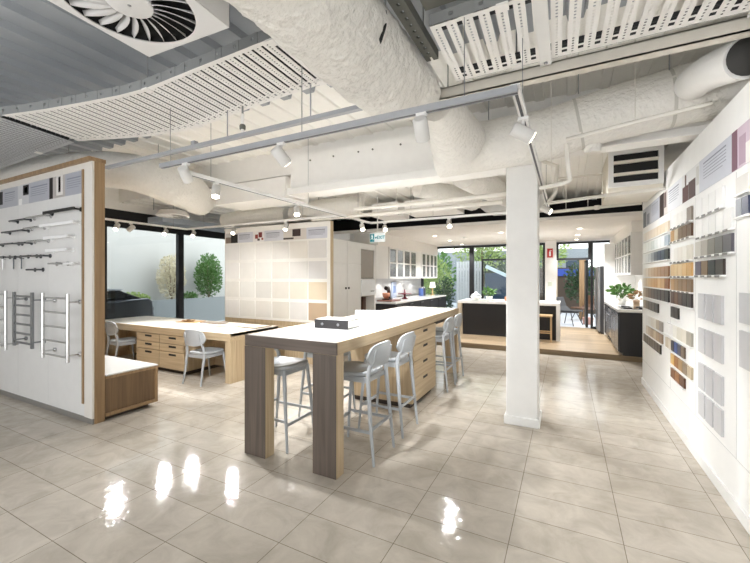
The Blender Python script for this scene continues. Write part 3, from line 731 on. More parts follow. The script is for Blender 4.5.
B((-4.42, 9.76, 1.1), (-4.417, 9.94, 1.3)).build('cover_patch', mat('book_patch', '#8ea5d6', .4), t)
t = thing('table_lamp', 'small white lamp at the window end of left worktop', 'lamp', (-3.9, 11.75, .96))
MB().lathe([(.07, 0), (.07, .02), (.02, .03), (.02, .25)], (-3.9, 11.75, .96), 16).build('base', mat('lamp_tan', '#b69a6a', .4), t)
MB().lathe([(.1, .25), (.07, .43)], (-3.9, 11.75, .96), 18).build('lamp_shade', mat('shade_white', '#f6f2ea', .6, emit=.6), t)
for i, (y, c, lab) in enumerate([(11.2, '4f6aa8', 'blue canister on left worktop, nearer the pantry'), (11.42, '3f4552', 'slate canister on left worktop beside the white lamp')]):
    t = thing('canister', lab, 'canister', (-4.1, y, .96), 0, 'canisters on the left worktop')
    MB().lathe([(.07, 0), (.075, .02), (.075, .22), (.07, .24)], (-4.1, y, .96), 16).build('body', mat('can_'+c, '#'+c, .4), t)
    MB().lathe([(.06, .24), (.06, .27), (.015, .28), (.015, .3)], (-4.1, y, .96), 16).build('lid', STEEL, t)

# island
t = thing('kitchen_island', 'black kitchen island with white stone top and waterfall ends', 'island', (-1.2, 10, .1))
B((-2.36, 9.55, .1), (-.2, 10.45, .9)).build('carcass', DARKCAB, t)
MB().box((-2.46, 9.42, .90), (-.12, 10.55, .96)).build('worktop', STONE, t, bevel=.003)
B((-2.46, 9.42, .1), (-2.36, 10.55, .90)).build('waterfall_end', mat('pale_timber', '#c8bba5', .4), t)
B((-.2, 9.42, .1), (-.12, 10.55, .90)).build('waterfall_end', STONE, t)
t = thing('island_stool', 'low timber-framed stool tucked at right end of black island', 'stool', (-.45, 9.3, .1))
OK2 = wood('stool_oak', '#c7a87d', '#d9bd93', 'z')
for x in (-.62, -.3):
    for y in (9.2, 9.5): B((x-.016, y-.016, .1), (x+.016, y+.016, .66)).build('leg', OK2, t)
B((-.65, 9.17, .66), (-.27, 9.53, .70)).build('seat', OK2, t, bevel=.006)
MB().bar((-.62, 9.2, .3), (-.3, 9.2, .3), .025).bar((-.62, 9.5, .3), (-.3, 9.5, .3), .025).build('rail', OK2, t)
def leaves(n, c, rx, rz, size, m, mb=None, up=.3):
    mb = mb or MB()
    for _ in range(n):
        while True:
            p = V((random.uniform(-1, 1), random.uniform(-1, 1), random.uniform(-1, 1)))
            if p.length < 1: break
        k = p.length; p = p*(.5+.5*k) if k else p
        q = V(c)+V((p.x*rx, p.y*rx, p.z*rz))
        d = (V((p.x, p.y, p.z*.5+up))+V((random.uniform(-.5, .5), random.uniform(-.5, .5), random.uniform(-.4, .4)))).normalized()
        s_ = d.orthogonal(); s_.rotate(Matrix.Rotation(random.uniform(0, 6.28), 3, d)); s_.normalize(); L_ = size*random.uniform(.6, 1.2); W_ = L_*.3
        nn = d.cross(s_)*L_*.1
        mb.add([q, q+d*L_*.5+s_*W_+nn, q+d*L_, q+d*L_*.5-s_*W_+nn], [(0, 1, 2), (0, 2, 3)])
    return mb
LEAF = mat('leaf_green', '#4f7a35', .5, var=.5, scale=25)
LEAFD = mat('leaf_dark', '#2f4a2a', .5, var=.5, scale=25)
LEAFL = mat('leaf_light', '#8ea35d', .5, var=.4, scale=20)
def potted(lab, c, r, h, lr, n=90, pm=None):
    t = thing('potted_plant', lab, 'plant', c)
    c = V(c)
    MB().lathe([(r*.75, 0), (r, h), (r*.85, h), (r*.8, h*.8)], c, 18).build('pot', pm or mat('pot_white', '#f0eeea', .4), t)
    st = MB()
    for k in range(5):
        a = k*1.25; st.tube([c+V((0, 0, h*.8)), c+V((math.cos(a)*lr*.5, math.sin(a)*lr*.5, h+lr*.8))], .006, 6)
    s_ = st.build('stems', mat('stem', '#55603a', .6), t)
    leaves(n, c+V((0, 0, h+lr*.7)), lr, lr*.7, lr*.6, LEAF).build('foliage', LEAF, t)
potted('small green potted plant on the black island top', (-1.78, 10.0, .96), .09, .1, .15)
t = thing('serving_bowl', 'pale serving bowl with lid on island beside potted plant', 'bowl', (-2.1, 9.9, .96))
MB().lathe([(.06, 0), (.13, .07), (.15, .1), (.14, .1)], (-2.1, 9.9, .96), 20).build('bowl', mat('bowl_pale', '#e8e6e1', .3), t)
MB().lathe([(.14, .1), (.11, .15), (.04, .18), (.02, .22), (.004, .23)], (-2.1, 9.9, .96), 20).build('lid', mat('lid_grey', '#b9bcc0', .3, .3), t)
o = B((-2.25, 9.55, .96), (-1.5, 9.75, .975)).build('serving_tray', mat('tray_grey', '#8e9186', .4), bevel=.004); tag(o, 'flat grey tray along the front of island top', 'tray')
t = thing('copper_pot', 'small copper pot on the island next to white column', 'pot', (-1.28, 9.8, .96))
MB().lathe([(.07, 0), (.09, .02), (.09, .11), (.085, .11)], (-1.28, 9.8, .96), 18).build('body', mat('copper', '#c08058', .3, .7), t)
MB().tube([(-1.19, 9.8, 1.05), (-1.1, 9.78, 1.08), (-1.02, 9.76, 1.09)], .01, 8).build('handle', mat('copper', '#c08058'), t)

# right bench with oven, cooktop
t = thing('oven_bench', 'black base cabinets with white worktop and oven at right', 'bench', (1.18, 9.6, .1))
B((.88, 8.2, .16), (1.495, 10.98, .91)).build('carcass', DARKCAB, t)
B((.94, 8.25, .1), (1.495, 10.98, .16)).build('plinth', BLACK, t)
B((.85, 8.17, .91), (1.495, 11.0, .955)).build('worktop', STONE, t, bevel=.003)
ov = B((.86, 9.35, .24), (.88, 9.98, .86)).build('oven_door', mat('oven_glass', '#30343a', .1), t, bevel=.003)
MB().tube([(.83, 9.4, .74), (.83, 9.93, .74)], .012, 8).build('handle', STEEL, ov)
B((.857, 9.37, .78), (.861, 9.96, .85)).build('control_strip', STEEL, ov)
for a, b_ in ((8.22, 8.78), (8.79, 9.33), (10.0, 10.48), (10.49, 10.97)):
    d = B((.86, a, .18), (.88, b_, .89)).build('door', mat('dark_satin', '#2b2b30', .25), t, bevel=.002)
    B((.85, b_-.05, .5), (.86, b_-.03, .75)).build('handle', STEEL, d)
t = thing('cooktop', 'black glass cooktop let into the right worktop', 'cooktop', (1.17, 8.75, .955))
B((.93, 8.42, .955), (1.42, 9.1, .963)).build('glass_top', mat('black_glass', '#0c0c0e', .08), t, bevel=.002)
for y in (8.6, 8.92):
    for x in (1.06, 1.3): MB().lathe([(.075, 0), (.075, .012), (.06, .014), (.02, .02)], (x, y, .963), 16).build('burner', BLACK, t)
potted('leafy green plant in white pot on the right worktop', (1.08, 9.66, .955), .09, .14, .2, 110)
t = thing('utensil_pot', 'small pot of brown dried stems beside the leafy plant', 'pot', (1.28, 9.15, .955))
MB().lathe([(.05, 0), (.06, .12), (.05, .14)], (1.28, 9.2, .955), 16).build('pot', mat('pot_brown', '#b69a7d', .5), t)
leaves(40, (1.28, 9.2, 1.18), .1, .09, .09, None).build('stems', mat('dried_brown', '#8a6a48', .7), t)
t = thing('dried_flowers', 'dried orange flowers in a jar at the right worktop end', 'flowers', (1.42, 8.35, .955))
MB().lathe([(.04, 0), (.045, .13), (.03, .16)], (1.42, 8.3, .955), 14).build('jar', mat('jar_glass', '#c9c0a8', .2), t)
leaves(40, (1.4, 8.3, 1.2), .08, .1, .07, None).build('blooms', mat('bloom_orange', '#b9855a', .6), t)
uppercab('glazed white wall cabinet on the right above black cooktop', 1.1, 8.4, 9.75, 1.6, 2.4, .4, -1, 3)
uppercab('glazed white wall cabinet on the right, farther from the cooktop', 1.1, 9.77, 11.0, 1.6, 2.4, .4, -1, 3)
struct(B((.86, 11.02, .1), (1.5, 11.1, 2.4)).build('trim_6', WHITE))
t = thing('fridge', 'stainless steel double-door fridge beside the garden doorway', 'fridge', (1.05, 11.55, .1))
B((.78, 11.12, .14), (1.45, 12.05, 1.84)).build('body', mat('fridge_grey', '#4a4a4c', .4, .6), t, bevel=.004)
B((.8, 11.15, .1), (1.4, 12.0, .14)).build('kickboard', BLACK, t)
for a, b_, h in ((11.12, 11.58, 11.53), (11.59, 12.05, 11.64)):
    d = B((.73, a, .16), (.78, b_, 1.83)).build('door', STEEL, t, bevel=.006)
    MB().tube([(.69, h, .7), (.69, h, 1.5)], .012, 8).tube([(.69, h, .72), (.73, h, .72)], .01, 8).tube([(.69, h, 1.48), (.73, h, 1.48)], .01, 8).build('handle', CHROME, d)
# column with fire sign
t = thing('end_column', 'plain white column at the garden window with fire sign', 'column', (-.4, 12.0, .1))
B((-.54, 11.85, .1), (-.25, 12.25, 2.6)).build('shaft', WHITE, t)
t = thing('fire_sign', 'red fire extinguisher sign on the garden-side white column', 'sign', (-.41, 11.85, 2.13))
B((-.485, 11.84, 2.12), (-.335, 11.85, 2.38)).build('plate', mat('sign_red', '#b8201f', .4), t)
MB().box((-.435, 11.836, 2.16), (-.385, 11.84, 2.29)).box((-.42, 11.836, 2.29), (-.40, 11.84, 2.325)).box((-.40, 11.836, 2.31), (-.365, 11.84, 2.325)).build('extinguisher_symbol', WALLW, t)
o = B((-.46, 11.84, 1.3), (-.36, 11.85, 1.42)).build('wall_switch', mat('switch_pale', '#d5dccb', .4), bevel=.003); tag(o, 'small pale switch plate below the red fire sign', 'switch')
# downlights
first = None
for k, (x, y, lab) in enumerate([(-2.95, 9.07, 'recessed downlight over left of island, nearest of its row'), (-2.95, 10.44, 'recessed downlight in left kitchen row, middle one'), (-2.95, 11.81, 'recessed downlight in left kitchen row, next to garden window'),
          (-1.35, 9.1, 'recessed downlight beside the white column top, over island'), (-1.35, 10.5, 'recessed downlight over the back of the island'), (.26, 9.1, 'nearest recessed downlight over the doorway aisle'), (.26, 10.45, 'middle recessed downlight over the doorway aisle'), (.26, 11.74, 'farthest recessed downlight over the doorway aisle')]):
    if first is None:
        first = thing('downlight', lab, 'downlight', (x, y, 2.6), 0, 'kitchen ceiling downlights')
        MB().lathe([(.045, -.004), (.06, -.006), (.06, 0), (.045, 0)], (0, 0, 0), 18, caps=(0, 0)).build('ring', WHITE, first, local=True)
        MB().lathe([(.046, -.0055), (.046, -.001)], (0, 0, 0), 18).build('lens', DOWN, first, local=True)
    else: dup(first, (x, y, 2.6), 0, lab)
    spot((x, y, 2.57), (0, 0, -1), 65, 120, r=.04)
for y in (8.3, 8.9, 9.6, 10.3, 11.2): spot((-4.2, y, 1.5), (-.25, 0, -1), 3.5, 110, (1, .97, .93))
spot((1.3, 9.0, 1.58), (.2, 0, -1), 4, 110); spot((1.3, 10.3, 1.58), (.2, 0, -1), 4, 110)
o = MB().lathe([(.05, 0), (.05, -.03), (.03, -.04)], (-2.35, 9.7, 2.6), 16).build('smoke_detector', WHITE); tag(o, 'small white smoke detector on kitchen ceiling over island', 'detector')

# exit sign hung from the ceiling
t = thing('exit_sign', 'teal and white exit sign hanging before the kitchen', 'sign', (-3.2, 6.35, 2.33))
TEAL = mat('exit_teal', '#0f8d9c', .4, emit=.06); SW = mat('sign_white', '#f4fbfb', .4, emit=.12)
MB().box((-.16, -.01, -.10), (.16, .01, .06)).build('panel', SW, t, local=True)
MB().box((-.165, -.015, .06), (.165, .015, .085)).bar((0, 0, .085), (0, 0, .79), .016).build('hanger', WHITE, t, local=True)
B((-.155, -.014, -.095), (-.065, -.01, .055)).build('door_symbol', TEAL, t, local=True)
m = MB().lathe([(.012, 0), (.012, .003)], (-.11, -.014, .03), 12, (0, -1, 0))
for a, b_, w_ in (((0, .017), (.005, -.02), .017), ((.005, -.02), (-.015, -.04), .012), ((-.015, -.04), (-.032, -.05), .011), ((.005, -.02), (.02, -.04), .012), ((.02, -.04), (.02, -.065), .011), ((0, .01), (-.027, -.005), .01), ((.002, .01), (.025, -.003), .01)):
    m.bar((a[0]-.11, -.0155, a[1]), (b_[0]-.11, -.0155, b_[1]), w_, .003, up=(0, 1, 0))
m.build('running_figure', SW, t, local=True)
MB().prism([(-.057, -.02), (-.03, .004), (-.03, -.012), (-.012, -.012), (-.012, -.028), (-.03, -.028), (-.03, -.044)], -.014, -.01, 'y').build('arrow', TEAL, t, local=True)
cu = bpy.data.curves.new('exit_text', 'FONT'); cu.body = 'EXIT'; cu.size = .085; cu.extrude = .002; cu.offset = .002; cu.align_x = 'CENTER'; cu.align_y = 'CENTER'
to = bpy.data.objects.new('tmp', cu); COL.objects.link(to); bpy.context.view_layer.update()
me = bpy.data.meshes.new_from_object(to.evaluated_get(bpy.context.evaluated_depsgraph_get())); COL.objects.unlink(to); bpy.data.objects.remove(to)
me.materials.clear(); me.materials.append(TEAL)
o = bpy.data.objects.new('lettering', me); COL.objects.link(o); o.parent = t; o.location = (.075, -.012, -.02); o.rotation_euler = (PI/2, 0, 0)

# ------------------------------------------------------------------ ceiling services
def CZ(y): return 3.5 if y < 4.45 else 3.12
def strut_rods(t, pts, z0, r=.005):
    for x, y in pts: MB().tube([(x, y, z0), (x, y, CZ(y))], r, 6).build('hanger_rod', GALV, t)

def cable_tray(name, lab, near, far, z, pitch, slot, lip, holes=14, m=TRAYM, side=GALV, rows=1, rodpts=(), hole_frac=.34):
    """perforated tray between two polylines; slots and pin holes cut right through"""
    cx = sum(p[0] for p in near)/len(near); cy = (near[0][1]+far[0][1])/2
    t = thing(name, lab, 'cable tray', (cx, cy, z), 0, 'perforated cable trays')
    L = sum((V(near[i+1])-V(near[i])).length for i in range(len(near)-1))
    def at(poly, u):
        tot = [0]
        for i in range(len(poly)-1): tot.append(tot[-1]+(V(poly[i+1])-V(poly[i])).length)
        d = u*tot[-1]
        for i in range(len(poly)-1):
            if d <= tot[i+1]+1e-9:
                k = (d-tot[i])/(tot[i+1]-tot[i]); return V(poly[i]).lerp(V(poly[i+1]), k)
        return V(poly[-1])
    def P(s_, v): return (*(at(near, s_/L).lerp(at(far, s_/L), v)), z)
    mb = MB(); s_ = 0
    def quad(a, b_, v0, v1): mb.add([P(a, v0), P(b_, v0), P(b_, v1), P(a, v1)], [(0, 1, 2, 3)])
    while s_ < L-pitch*.5:
        e = min(s_+pitch, L); st = e-slot
        quad(st, e, 0, .05); quad(st, e, .86, .885); quad(st, e, .935, 1); quad(st, e, .46, .475) if rows > 1 else None
        w_ = (st-s_); a = s_+w_*(.5-hole_frac/2); b_ = s_+w_*(.5+hole_frac/2)
        quad(s_, a, 0, 1); quad(b_, st, 0, 1)
        for k in range(holes):
            v0 = k/holes; v1 = (k+1)/holes; hm = v0+(v1-v0)*.5
            quad(a, b_, v0, hm if 0 < k < holes-1 else v1)
        s_ += pitch
    mb.build('perforated_bed', m, t, solid=-.003)
    for poly, nm in ((near, 'near_side'), (far, 'far_side')):
        sm_ = MB(); n = int(L/.08); n -= n % 2
        for k in range(n):
            p, q = at(poly, k/n), at(poly, (k+1)/n)
            if k % 2 == 0: lv = [(0, lip)]
            else:
                p2, q2 = p.lerp(q, .35), p.lerp(q, .65)
                for e0, e1 in ((p, p2), (q2, q)): sm_.add([(*e0, z), (*e1, z), (*e1, z+lip), (*e0, z+lip)], [(0, 1, 2, 3)])
                p, q = p2, q2; lv = [(0, lip*.4), (lip*.7, lip)]
            for z0, z1 in lv: sm_.add([(*p, z+z0), (*q, z+z0), (*q, z+z1), (*p, z+z1)], [(0, 1, 2, 3)])
        sm_.build(nm, side, t, solid=.004)
    if rodpts:
        for (x, y) in rodpts:
            MB().tube([(x, y, z), (x, y, 3.5)], .005, 6).build('hanger_rod', GALV, t)
            B((x-.03, y-.03, z-.012), (x+.03, y+.03, z)).build('clamp', TRAYM, t)
    return t
zt = 3.0
cable_tray('cable_tray', 'curved perforated white cable tray across the upper left ceiling',
           [(-1.45, 1.71), (-2.2, 1.72), (-2.86, 1.73), (-3.15, 1.70), (-3.5, 1.64), (-4.0, 1.545), (-4.48, 1.43)],
           [(-1.45, 2.28), (-2.3, 2.33), (-3.08, 2.41), (-3.4, 2.40), (-3.8, 2.33), (-4.2, 2.21), (-4.62, 2.07)], zt, .082, .02, .07, holes=26, hole_frac=.2,
           rodpts=[(-2.86, 1.75), (-1.6, 1.74), (-3.1, 2.38), (-1.6, 2.26)])
cable_tray('cable_tray', 'finer grey perforated cable tray at the far left ceiling edge',
           [(-4.52, 1.44), (-5.6, 1.46), (-7.2, 1.5)], [(-4.66, 2.07), (-5.7, 2.1), (-7.2, 2.15)], zt-.005, .065, .02, .07, holes=18, m=mat('tray_grey_metal', '#c6c8ca', .5),
           rodpts=[(-5.3, 1.5), (-5.4, 2.05)])
cable_tray('cable_tray', 'wide perforated white cable tray across the upper right ceiling',
           [(-.70, 2.05), (.2, 2.05), (1.2, 2.05), (2.3, 2.05)], [(-.72, 2.72), (.2, 2.72), (1.2, 2.72), (2.3, 2.72)], zt, .09, .03, .07, holes=24, hole_frac=.2,
           rodpts=[(-.3, 2.7), (1.0, 2.7), (-.3, 2.07)])
# dark cables lying in the trays, added so the slots look shaded
def cables(lab, near, far, vs, r, loc):
    mb = MB()
    for v in vs:
        pp = smooth_path([(*(V(a).lerp(V(b_), v)), zt+.004+r) for a, b_ in zip(near, far)], 4)
        pp = [p+V((0, .008*noise.noise(p*3+V((v*9, 0, 0))), 0)) for p in pp]
        mb.tube(pp, r, 8)
    o = mb.build('data_cables', mat('cable_black', '#232427', .6)); tag(o, lab, 'cables', kind='stuff')
def smooth_path(pts, n=10):
    out = []
    P_ = [V(pts[0])] + [V(p) for p in pts] + [V(pts[-1])]
    for i in range(1, len(P_)-2):
        for j in range(n):
            u = j/n; a, b_, c, d = P_[i-1], P_[i], P_[i+1], P_[i+2]
            out.append(.5*((2*b_)+(-a+c)*u+(2*a-5*b_+4*c-d)*u*u+(-a+3*b_-3*c+d)*u**3))
    out.append(V(pts[-1])); return out
cables('dark data cables lying along the curved upper left cable tray', [(-1.46, 1.71), (-2.2, 1.72), (-2.86, 1.73), (-3.5, 1.64), (-4.0, 1.545), (-4.46, 1.44)], [(-1.46, 2.28), (-2.3, 2.33), (-3.08, 2.41), (-3.8, 2.33), (-4.2, 2.21), (-4.6, 2.07)], [.09+.068*k for k in range(13)], .0185, 0)
cables('dark data cables along the far side of the upper right tray', [(-.7, 2.05), (.8, 2.05), (2.28, 2.05)], [(-.7, 2.72), (.8, 2.72), (2.28, 2.72)], [.05, .10, .82, .87, .92, .97], .014, 0)
cables('dark data cables along the finer far left cable tray', [(-4.54, 1.44), (-5.6, 1.46), (-7.1, 1.5)], [(-4.68, 2.07), (-5.7, 2.1), (-7.1, 2.15)], [.09+.068*k for k in range(13)], .0185, 0)
# joint straps under the trays
t = thing('tray_joint', 'slim white joint channel across the left tray beside wrapped duct', 'bracket', (-1.5, 2.0, 2.99))
MB().box((-1.56, 1.69, 2.975), (-1.52, 2.3, 2.998)).box((-1.47, 1.69, 2.975), (-1.44, 2.3, 2.998)).build('channel', TRAYM, t)
t = thing('tray_strap', 'white strap bolted under the upper right cable tray', 'bracket', (-.12, 2.4, 2.985))
B((-.155, 1.9, 2.985), (-.085, 2.76, 2.997)).build('strap', WHITE, t, bevel=.002)
MB().lathe([(.012, 0), (.012, .01)], (-.12, 2.72, 2.985), 10, (0, 0, -1)).build('bolt', STEEL, t)
t = thing('tray_strap', 'white strap at the corner of tray above the wall', 'bracket', (.92, 2.4, 2.985))
B((.885, 1.9, 2.985), (.955, 2.76, 2.997)).build('strap', WHITE, t, bevel=.002)
o = MB().box((-1.0, 2.80, 2.935), (2.45, 2.81, 3.02)).box((-1.0, 2.80, 2.935), (2.45, 2.88, 2.943)).box((-1.0, 2.8, 3.012), (2.45, 2.88, 3.02)).tube([(-.7, 2.85, 3.02), (-.7, 2.85, 3.49)], .006, 6).tube([(1.2, 2.85, 3.02), (1.2, 2.85, 3.49)], .006, 6).build('channel_beam', mat('channel_cream', '#d8d2c6', .6))
tag(o, 'cream steel channel running along the far edge of right tray', 'beam')
# slotted strut rail beside the wrapped duct
t = thing('strut_rail', 'dark slotted metal rail between wrapped duct and right tray', 'rail', (-.79, 1.6, 3.0))
DG = mat('strut_dark', '#6b6c66', .45, .5)
m = MB().box((-.83, .6, 3.0), (-.822, 2.38, 3.06)).box((-.758, .6, 3.0), (-.75, 2.38, 3.06)).box((-.822, .6, 3.0), (-.80, 2.38, 3.006)).box((-.782, .6, 3.0), (-.758, 2.38, 3.006))
for k in range(29): m.box((-.80, .6+k*.06+.022, 3.0), (-.782, .6+(k+1)*.06, 3.006))
m.build('channel', DG, t)
strut_rods(t, [(-.79, .9), (-.79, 2.2)], 3.0)
o = MB().box((-.72, 1.7, 3.09), (-.2, 2.04, 3.1)).tube([(-.5, 1.8, 3.1), (-.5, 1.8, 3.5)], .006, 6).build('joining_plate', mat('plate_grey', '#7c7b74', .5, .4)); tag(o, 'grey steel plate above the near edge of right tray', 'plate')

# wrapped ducts
def wrinkle(amp, fs=9, seed=0):
    def fn(i, k, p):
        a = 2*PI*k/64
        q = V((p.x*3+seed, p.y*fs*.9 + 1.6*math.sin(a*3), p.z*3)) + V((math.cos(a)*1.3, 0, math.sin(a)*1.3))
        return 1 + amp*noise.noise(q*1.6) + amp*.8*noise.noise(q*4.3) + amp*.5*noise.noise(V((p.x*9, p.y*17, math.sin(a)*5+math.cos(a)*4)))
    return fn
def smooth_path(pts, n=10):
    out = []
    P_ = [V(pts[0])] + [V(p) for p in pts] + [V(pts[-1])]
    for i in range(1, len(P_)-2):
        for j in range(n):
            u = j/n; a, b_, c, d = P_[i-1], P_[i], P_[i+1], P_[i+2]
            out.append(.5*((2*b_)+(-a+c)*u+(2*a-5*b_+4*c-d)*u*u+(-a+3*b_-3*c+d)*u**3))
    out.append(V(pts[-1])); return out
def rad_path(r, n=10):
    out = []
    for i in range(len(r)-1):
        for j in range(n): u = j/n; u = u*u*(3-2*u); out.append(r[i]*(1-u)+r[i+1]*u)
    out.append(r[-1]); return out
def duct(name, lab, pts, r, amp=.03, m=WRAP, n=48, seg=14, straps=(), hang=(), cat='duct', seed=0, open_end=False):
    pp = smooth_path(pts, seg); rr = rad_path(r, seg) if hasattr(r, '__len__') else [r]*len(pp)
    t = thing(name, lab, cat, tuple(pp[len(pp)//2]))
    MB().tube(pp, rr, n, fn=wrinkle(amp, seed=seed) if amp else None).build('wrap', m, t)
    for k in straps:
        i = int(k*(len(pp)-1)); d = (pp[min(i+1, len(pp)-1)]-pp[max(i-1, 0)]).normalized()*.012
        MB().tube([pp[i]-d, pp[i]+d], rr[i]*1.012, n).build('strap', mat('duct_tape', '#c9c6bd', .5), t)
    for x, y, z0 in hang: MB().tube([(x, y, z0), (x, y, CZ(y))], .005, 6).build('hanger_rod', GALV, t)
    return t
duct('wrapped_duct', 'fat wrinkled white wrapped duct coming overhead from the top edge', [(-1.14, -.2, 2.96), (-1.13, .8, 2.95), (-1.12, 1.6, 2.94), (-1.10, 2.25, 2.93), (-1.03, 2.55, 2.94), (-.97, 2.75, 2.96)], [.26, .26, .262, .265, .21, .14], .05, seg=40, n=72, hang=[(-1.1, 1.0, 3.2), (-1.05, 2.2, 3.2)])
duct('duct_boot', 'fabric-like tapered duct boot joining wrapped duct to cross duct', [(-.95, 2.95, 2.98), (-.95, 3.3, 2.97), (-.97, 3.7, 2.92)], [.14, .2, .27], .03, seg=14, hang=[(-.95, 3.3, 3.1)])
duct('cross_duct', 'long silver-white duct crossing to the right above the column', [(-1.25, 4.0, 2.93), (-.7, 4.0, 2.93), (-.15, 4.0, 2.95), (.15, 3.98, 3.0), (.6, 3.97, 3.06), (1.35, 3.95, 3.12)], [.26, .25, .24, .23, .235, .24], .025, seg=16, straps=(.58, .86), hang=[(.1, 3.8, 3.2), (.75, 3.8, 3.25), (-.7, 3.9, 3.1)], seed=3)
t = duct('duct_spigot', 'round white duct spigot with dark open mouth at right edge', [(.88, 3.7, 3.06), (.90, 3.4, 3.0), (.975, 3.03, 2.89)], .122, 0, WHITE, seg=6)
MB().lathe([(.112, 0), (.112, .004)], (.978, 3.012, 2.887), 24, (.14, -1, -.2)).build('mouth', mat('mouth_dark', '#3b3a38', .8), t)
duct('duct_drop', 'half-round bulge of white duct below the cross duct', [(.22, 4.0, 2.95), (.22, 4.02, 2.72)], [.1, .07], .0, seg=6)
wd_ = [q for q in bpy.data.objects if q.name == 'wrapped_duct'][0]
MB().tube([(-.865, 1.818, 3.0), (-.857, 1.815, 2.957), (-.862, 1.792, 2.89), (-.883, 1.787, 2.828), (-.909, 1.792, 2.785), (-.930, 1.797, 2.761)], [.004, .008, .012, .013, .009, .003], 8, flat=.5).build('torn_seam', SLOT, wd_)
# vertical/horizontal pipes near the column
PW = mat('pipe_white', '#e9e5dc', .45)
def pipe(lab, pts, r=.022, hang=(), m=PW, fittings=()):
    t = thing('service_pipe', lab, 'pipe', pts[0])
    MB().tube(pts, r, 10).build('run', m, t)
    for x, y, z0 in hang: MB().tube([(x, y, z0), (x, y, CZ(y))], .004, 6).build('hanger_rod', PW, t)
    for p in fittings: MB().lathe([(r*1.5, -.03), (r*1.6, 0), (r*1.5, .03)], p, 12).build('fitting', m, t)
    return t
pipe('white pipe dropping from the cross duct and turning left', [(.0, 3.7, 2.74), (.02, 3.72, 2.5), (.03, 3.74, 2.42), (-.02, 3.75, 2.40), (-.22, 3.76, 2.38)], .02, hang=[(-.12, 3.755, 2.39)])
pipe('long horizontal white pipe running under the cross duct', [(.0, 3.66, 2.76), (.5, 3.66, 2.82), (.98, 3.66, 2.87)], .018, hang=[(.5, 3.66, 2.82)])
pipe('thin white pipe crossing to the right above kitchen edge', [(-.2, 5.12, 2.48), (.5, 5.12, 2.52), (.98, 5.12, 2.54)], .02, hang=[(.0, 5.12, 2.49), (.38, 5.12, 2.51)])
pipe('lower white pipe with hanger, in front of kitchen void', [(-.2, 6.6, 2.60), (.4, 6.6, 2.62), (.98, 6.6, 2.64)], .025, hang=[(.0, 6.6, 2.6), (.3, 6.6, 2.61)], fittings=[(.42, 6.6, 2.62)])
pipe('thin white pipe loop high over the kitchen void', [(-.15, 6.0, 2.98), (.3, 6.0, 2.98), (.98, 6.0, 2.98)], .015, hang=[(.0, 6.0, 2.98), (.5, 6.0, 2.99)])
pipe('slim bent white pipe beside the column top', [(-.2, 5.2, 2.5), (-.12, 5.2, 2.62), (-.1, 5.2, 2.95), (-.3, 5.2, 3.05)], .025, hang=[(-.25, 5.2, 3.02)])
pipe('long white pipe crossing from tile panel toward the column', [(-3.9, 5.22, 2.55), (-2.5, 5.2, 2.55), (-.75, 5.2, 2.56)], .03, hang=[(-3.4, 5.2, 2.57), (-2.3, 5.2, 2.57)])
pipe('upper white pipe crossing in front of black void', [(-2.75, 4.72, 2.55), (-1.8, 4.72, 2.55), (-.62, 4.72, 2.56)], .028, hang=[(-2.6, 4.72, 2.57), (-1.5, 4.72, 2.57)])
# hvac grille box
t = thing('air_grille_box', 'white ducted air box with dark louvred grille over right wall', 'air vent', (.7, 5.6, 2.6))
MB().box((.45, 5.24, 2.58), (.98, 6.2, 3.06)).build('housing', mat('hvac_white', '#e3ddcf', .6), t)
MB().box((.45, 5.2, 2.62), (.5, 5.24, 3.05)).box((.93, 5.2, 2.62), (.98, 5.24, 3.05)).box((.5, 5.2, 3.0), (.93, 5.24, 3.05)).box((.5, 5.2, 2.62), (.93, 5.24, 2.67)).build('frame', WHITE, t)
B((.5, 5.232, 2.67), (.93, 5.238, 3.0)).build('dark_back', SLOT, t)
for z in (2.76, 2.9): MB().box((.5, 5.19, z-.012), (.93, 5.235, z+.02)).build('louvre', mat('hvac_white', '#e3ddcf'), t)
strut_rods(t, [(.5, 5.4), (.93, 6.0)], 3.06)
# left-hand box duct
t = thing('box_duct', 'square white box duct hanging over the tile panel', 'duct', (-4.5, 4.7, 2.76))
B((-5.3, 4.4, 2.78), (-3.78, 4.98, 3.09)).build('casing', OFFW, t, bevel=.004)
strut_rods(t, [(-5.1, 4.6), (-3.95, 4.9)], 3.09)
duct('flexible_duct', 'bulky white wrapped duct behind the timber-edged display panel', [(-7.6, 2.5, 3.04), (-6.4, 2.56, 3.04), (-5.4, 2.9, 3.0), (-5.2, 3.6, 2.94), (-5.7, 4.4, 2.9)], [.2, .2, .24, .3, .26], .03, seg=14, hang=[(-6.0, 2.6, 3.1), (-5.3, 3.4, 3.1)], seed=5)
duct('flexible_duct', 'low white flexible duct above the tile panel, left one', [(-6.6, 5.75, 2.78), (-5.6, 5.7, 2.8), (-4.9, 5.75, 2.78)], [.16, .19, .14], .03, hang=[(-5.7, 5.7, 2.9)], seed=7)
duct('flexible_duct', 'low white flexible duct above the tile panel, right one', [(-4.75, 5.75, 2.78), (-4.0, 5.7, 2.82), (-3.3, 5.9, 2.86)], [.14, .18, .16], .03, hang=[(-4.1, 5.7, 2.9)], seed=9)
duct('flexible_duct', 'crinkled white flexible duct left of the column, rear one', [(-2.0, 5.3, 2.9), (-1.6, 5.9, 2.86), (-1.4, 6.4, 2.86)], [.13, .16, .17], .04, hang=[(-1.5, 6.2, 2.95)], seed=11)
duct('flexible_duct', 'crinkled white flexible duct left of column, front one', [(-1.15, 4.75, 2.90), (-1.05, 5.1, 2.88), (-.95, 5.7, 2.84), (-.85, 6.4, 2.86)], [.2, .21, .17, .15], .04, hang=[(-1.0, 5.4, 2.95)], seed=13)
t = thing('cassette_box', 'pale air-conditioning box under black void, left one', 'air unit', (-3.1, 6.6, 2.75))
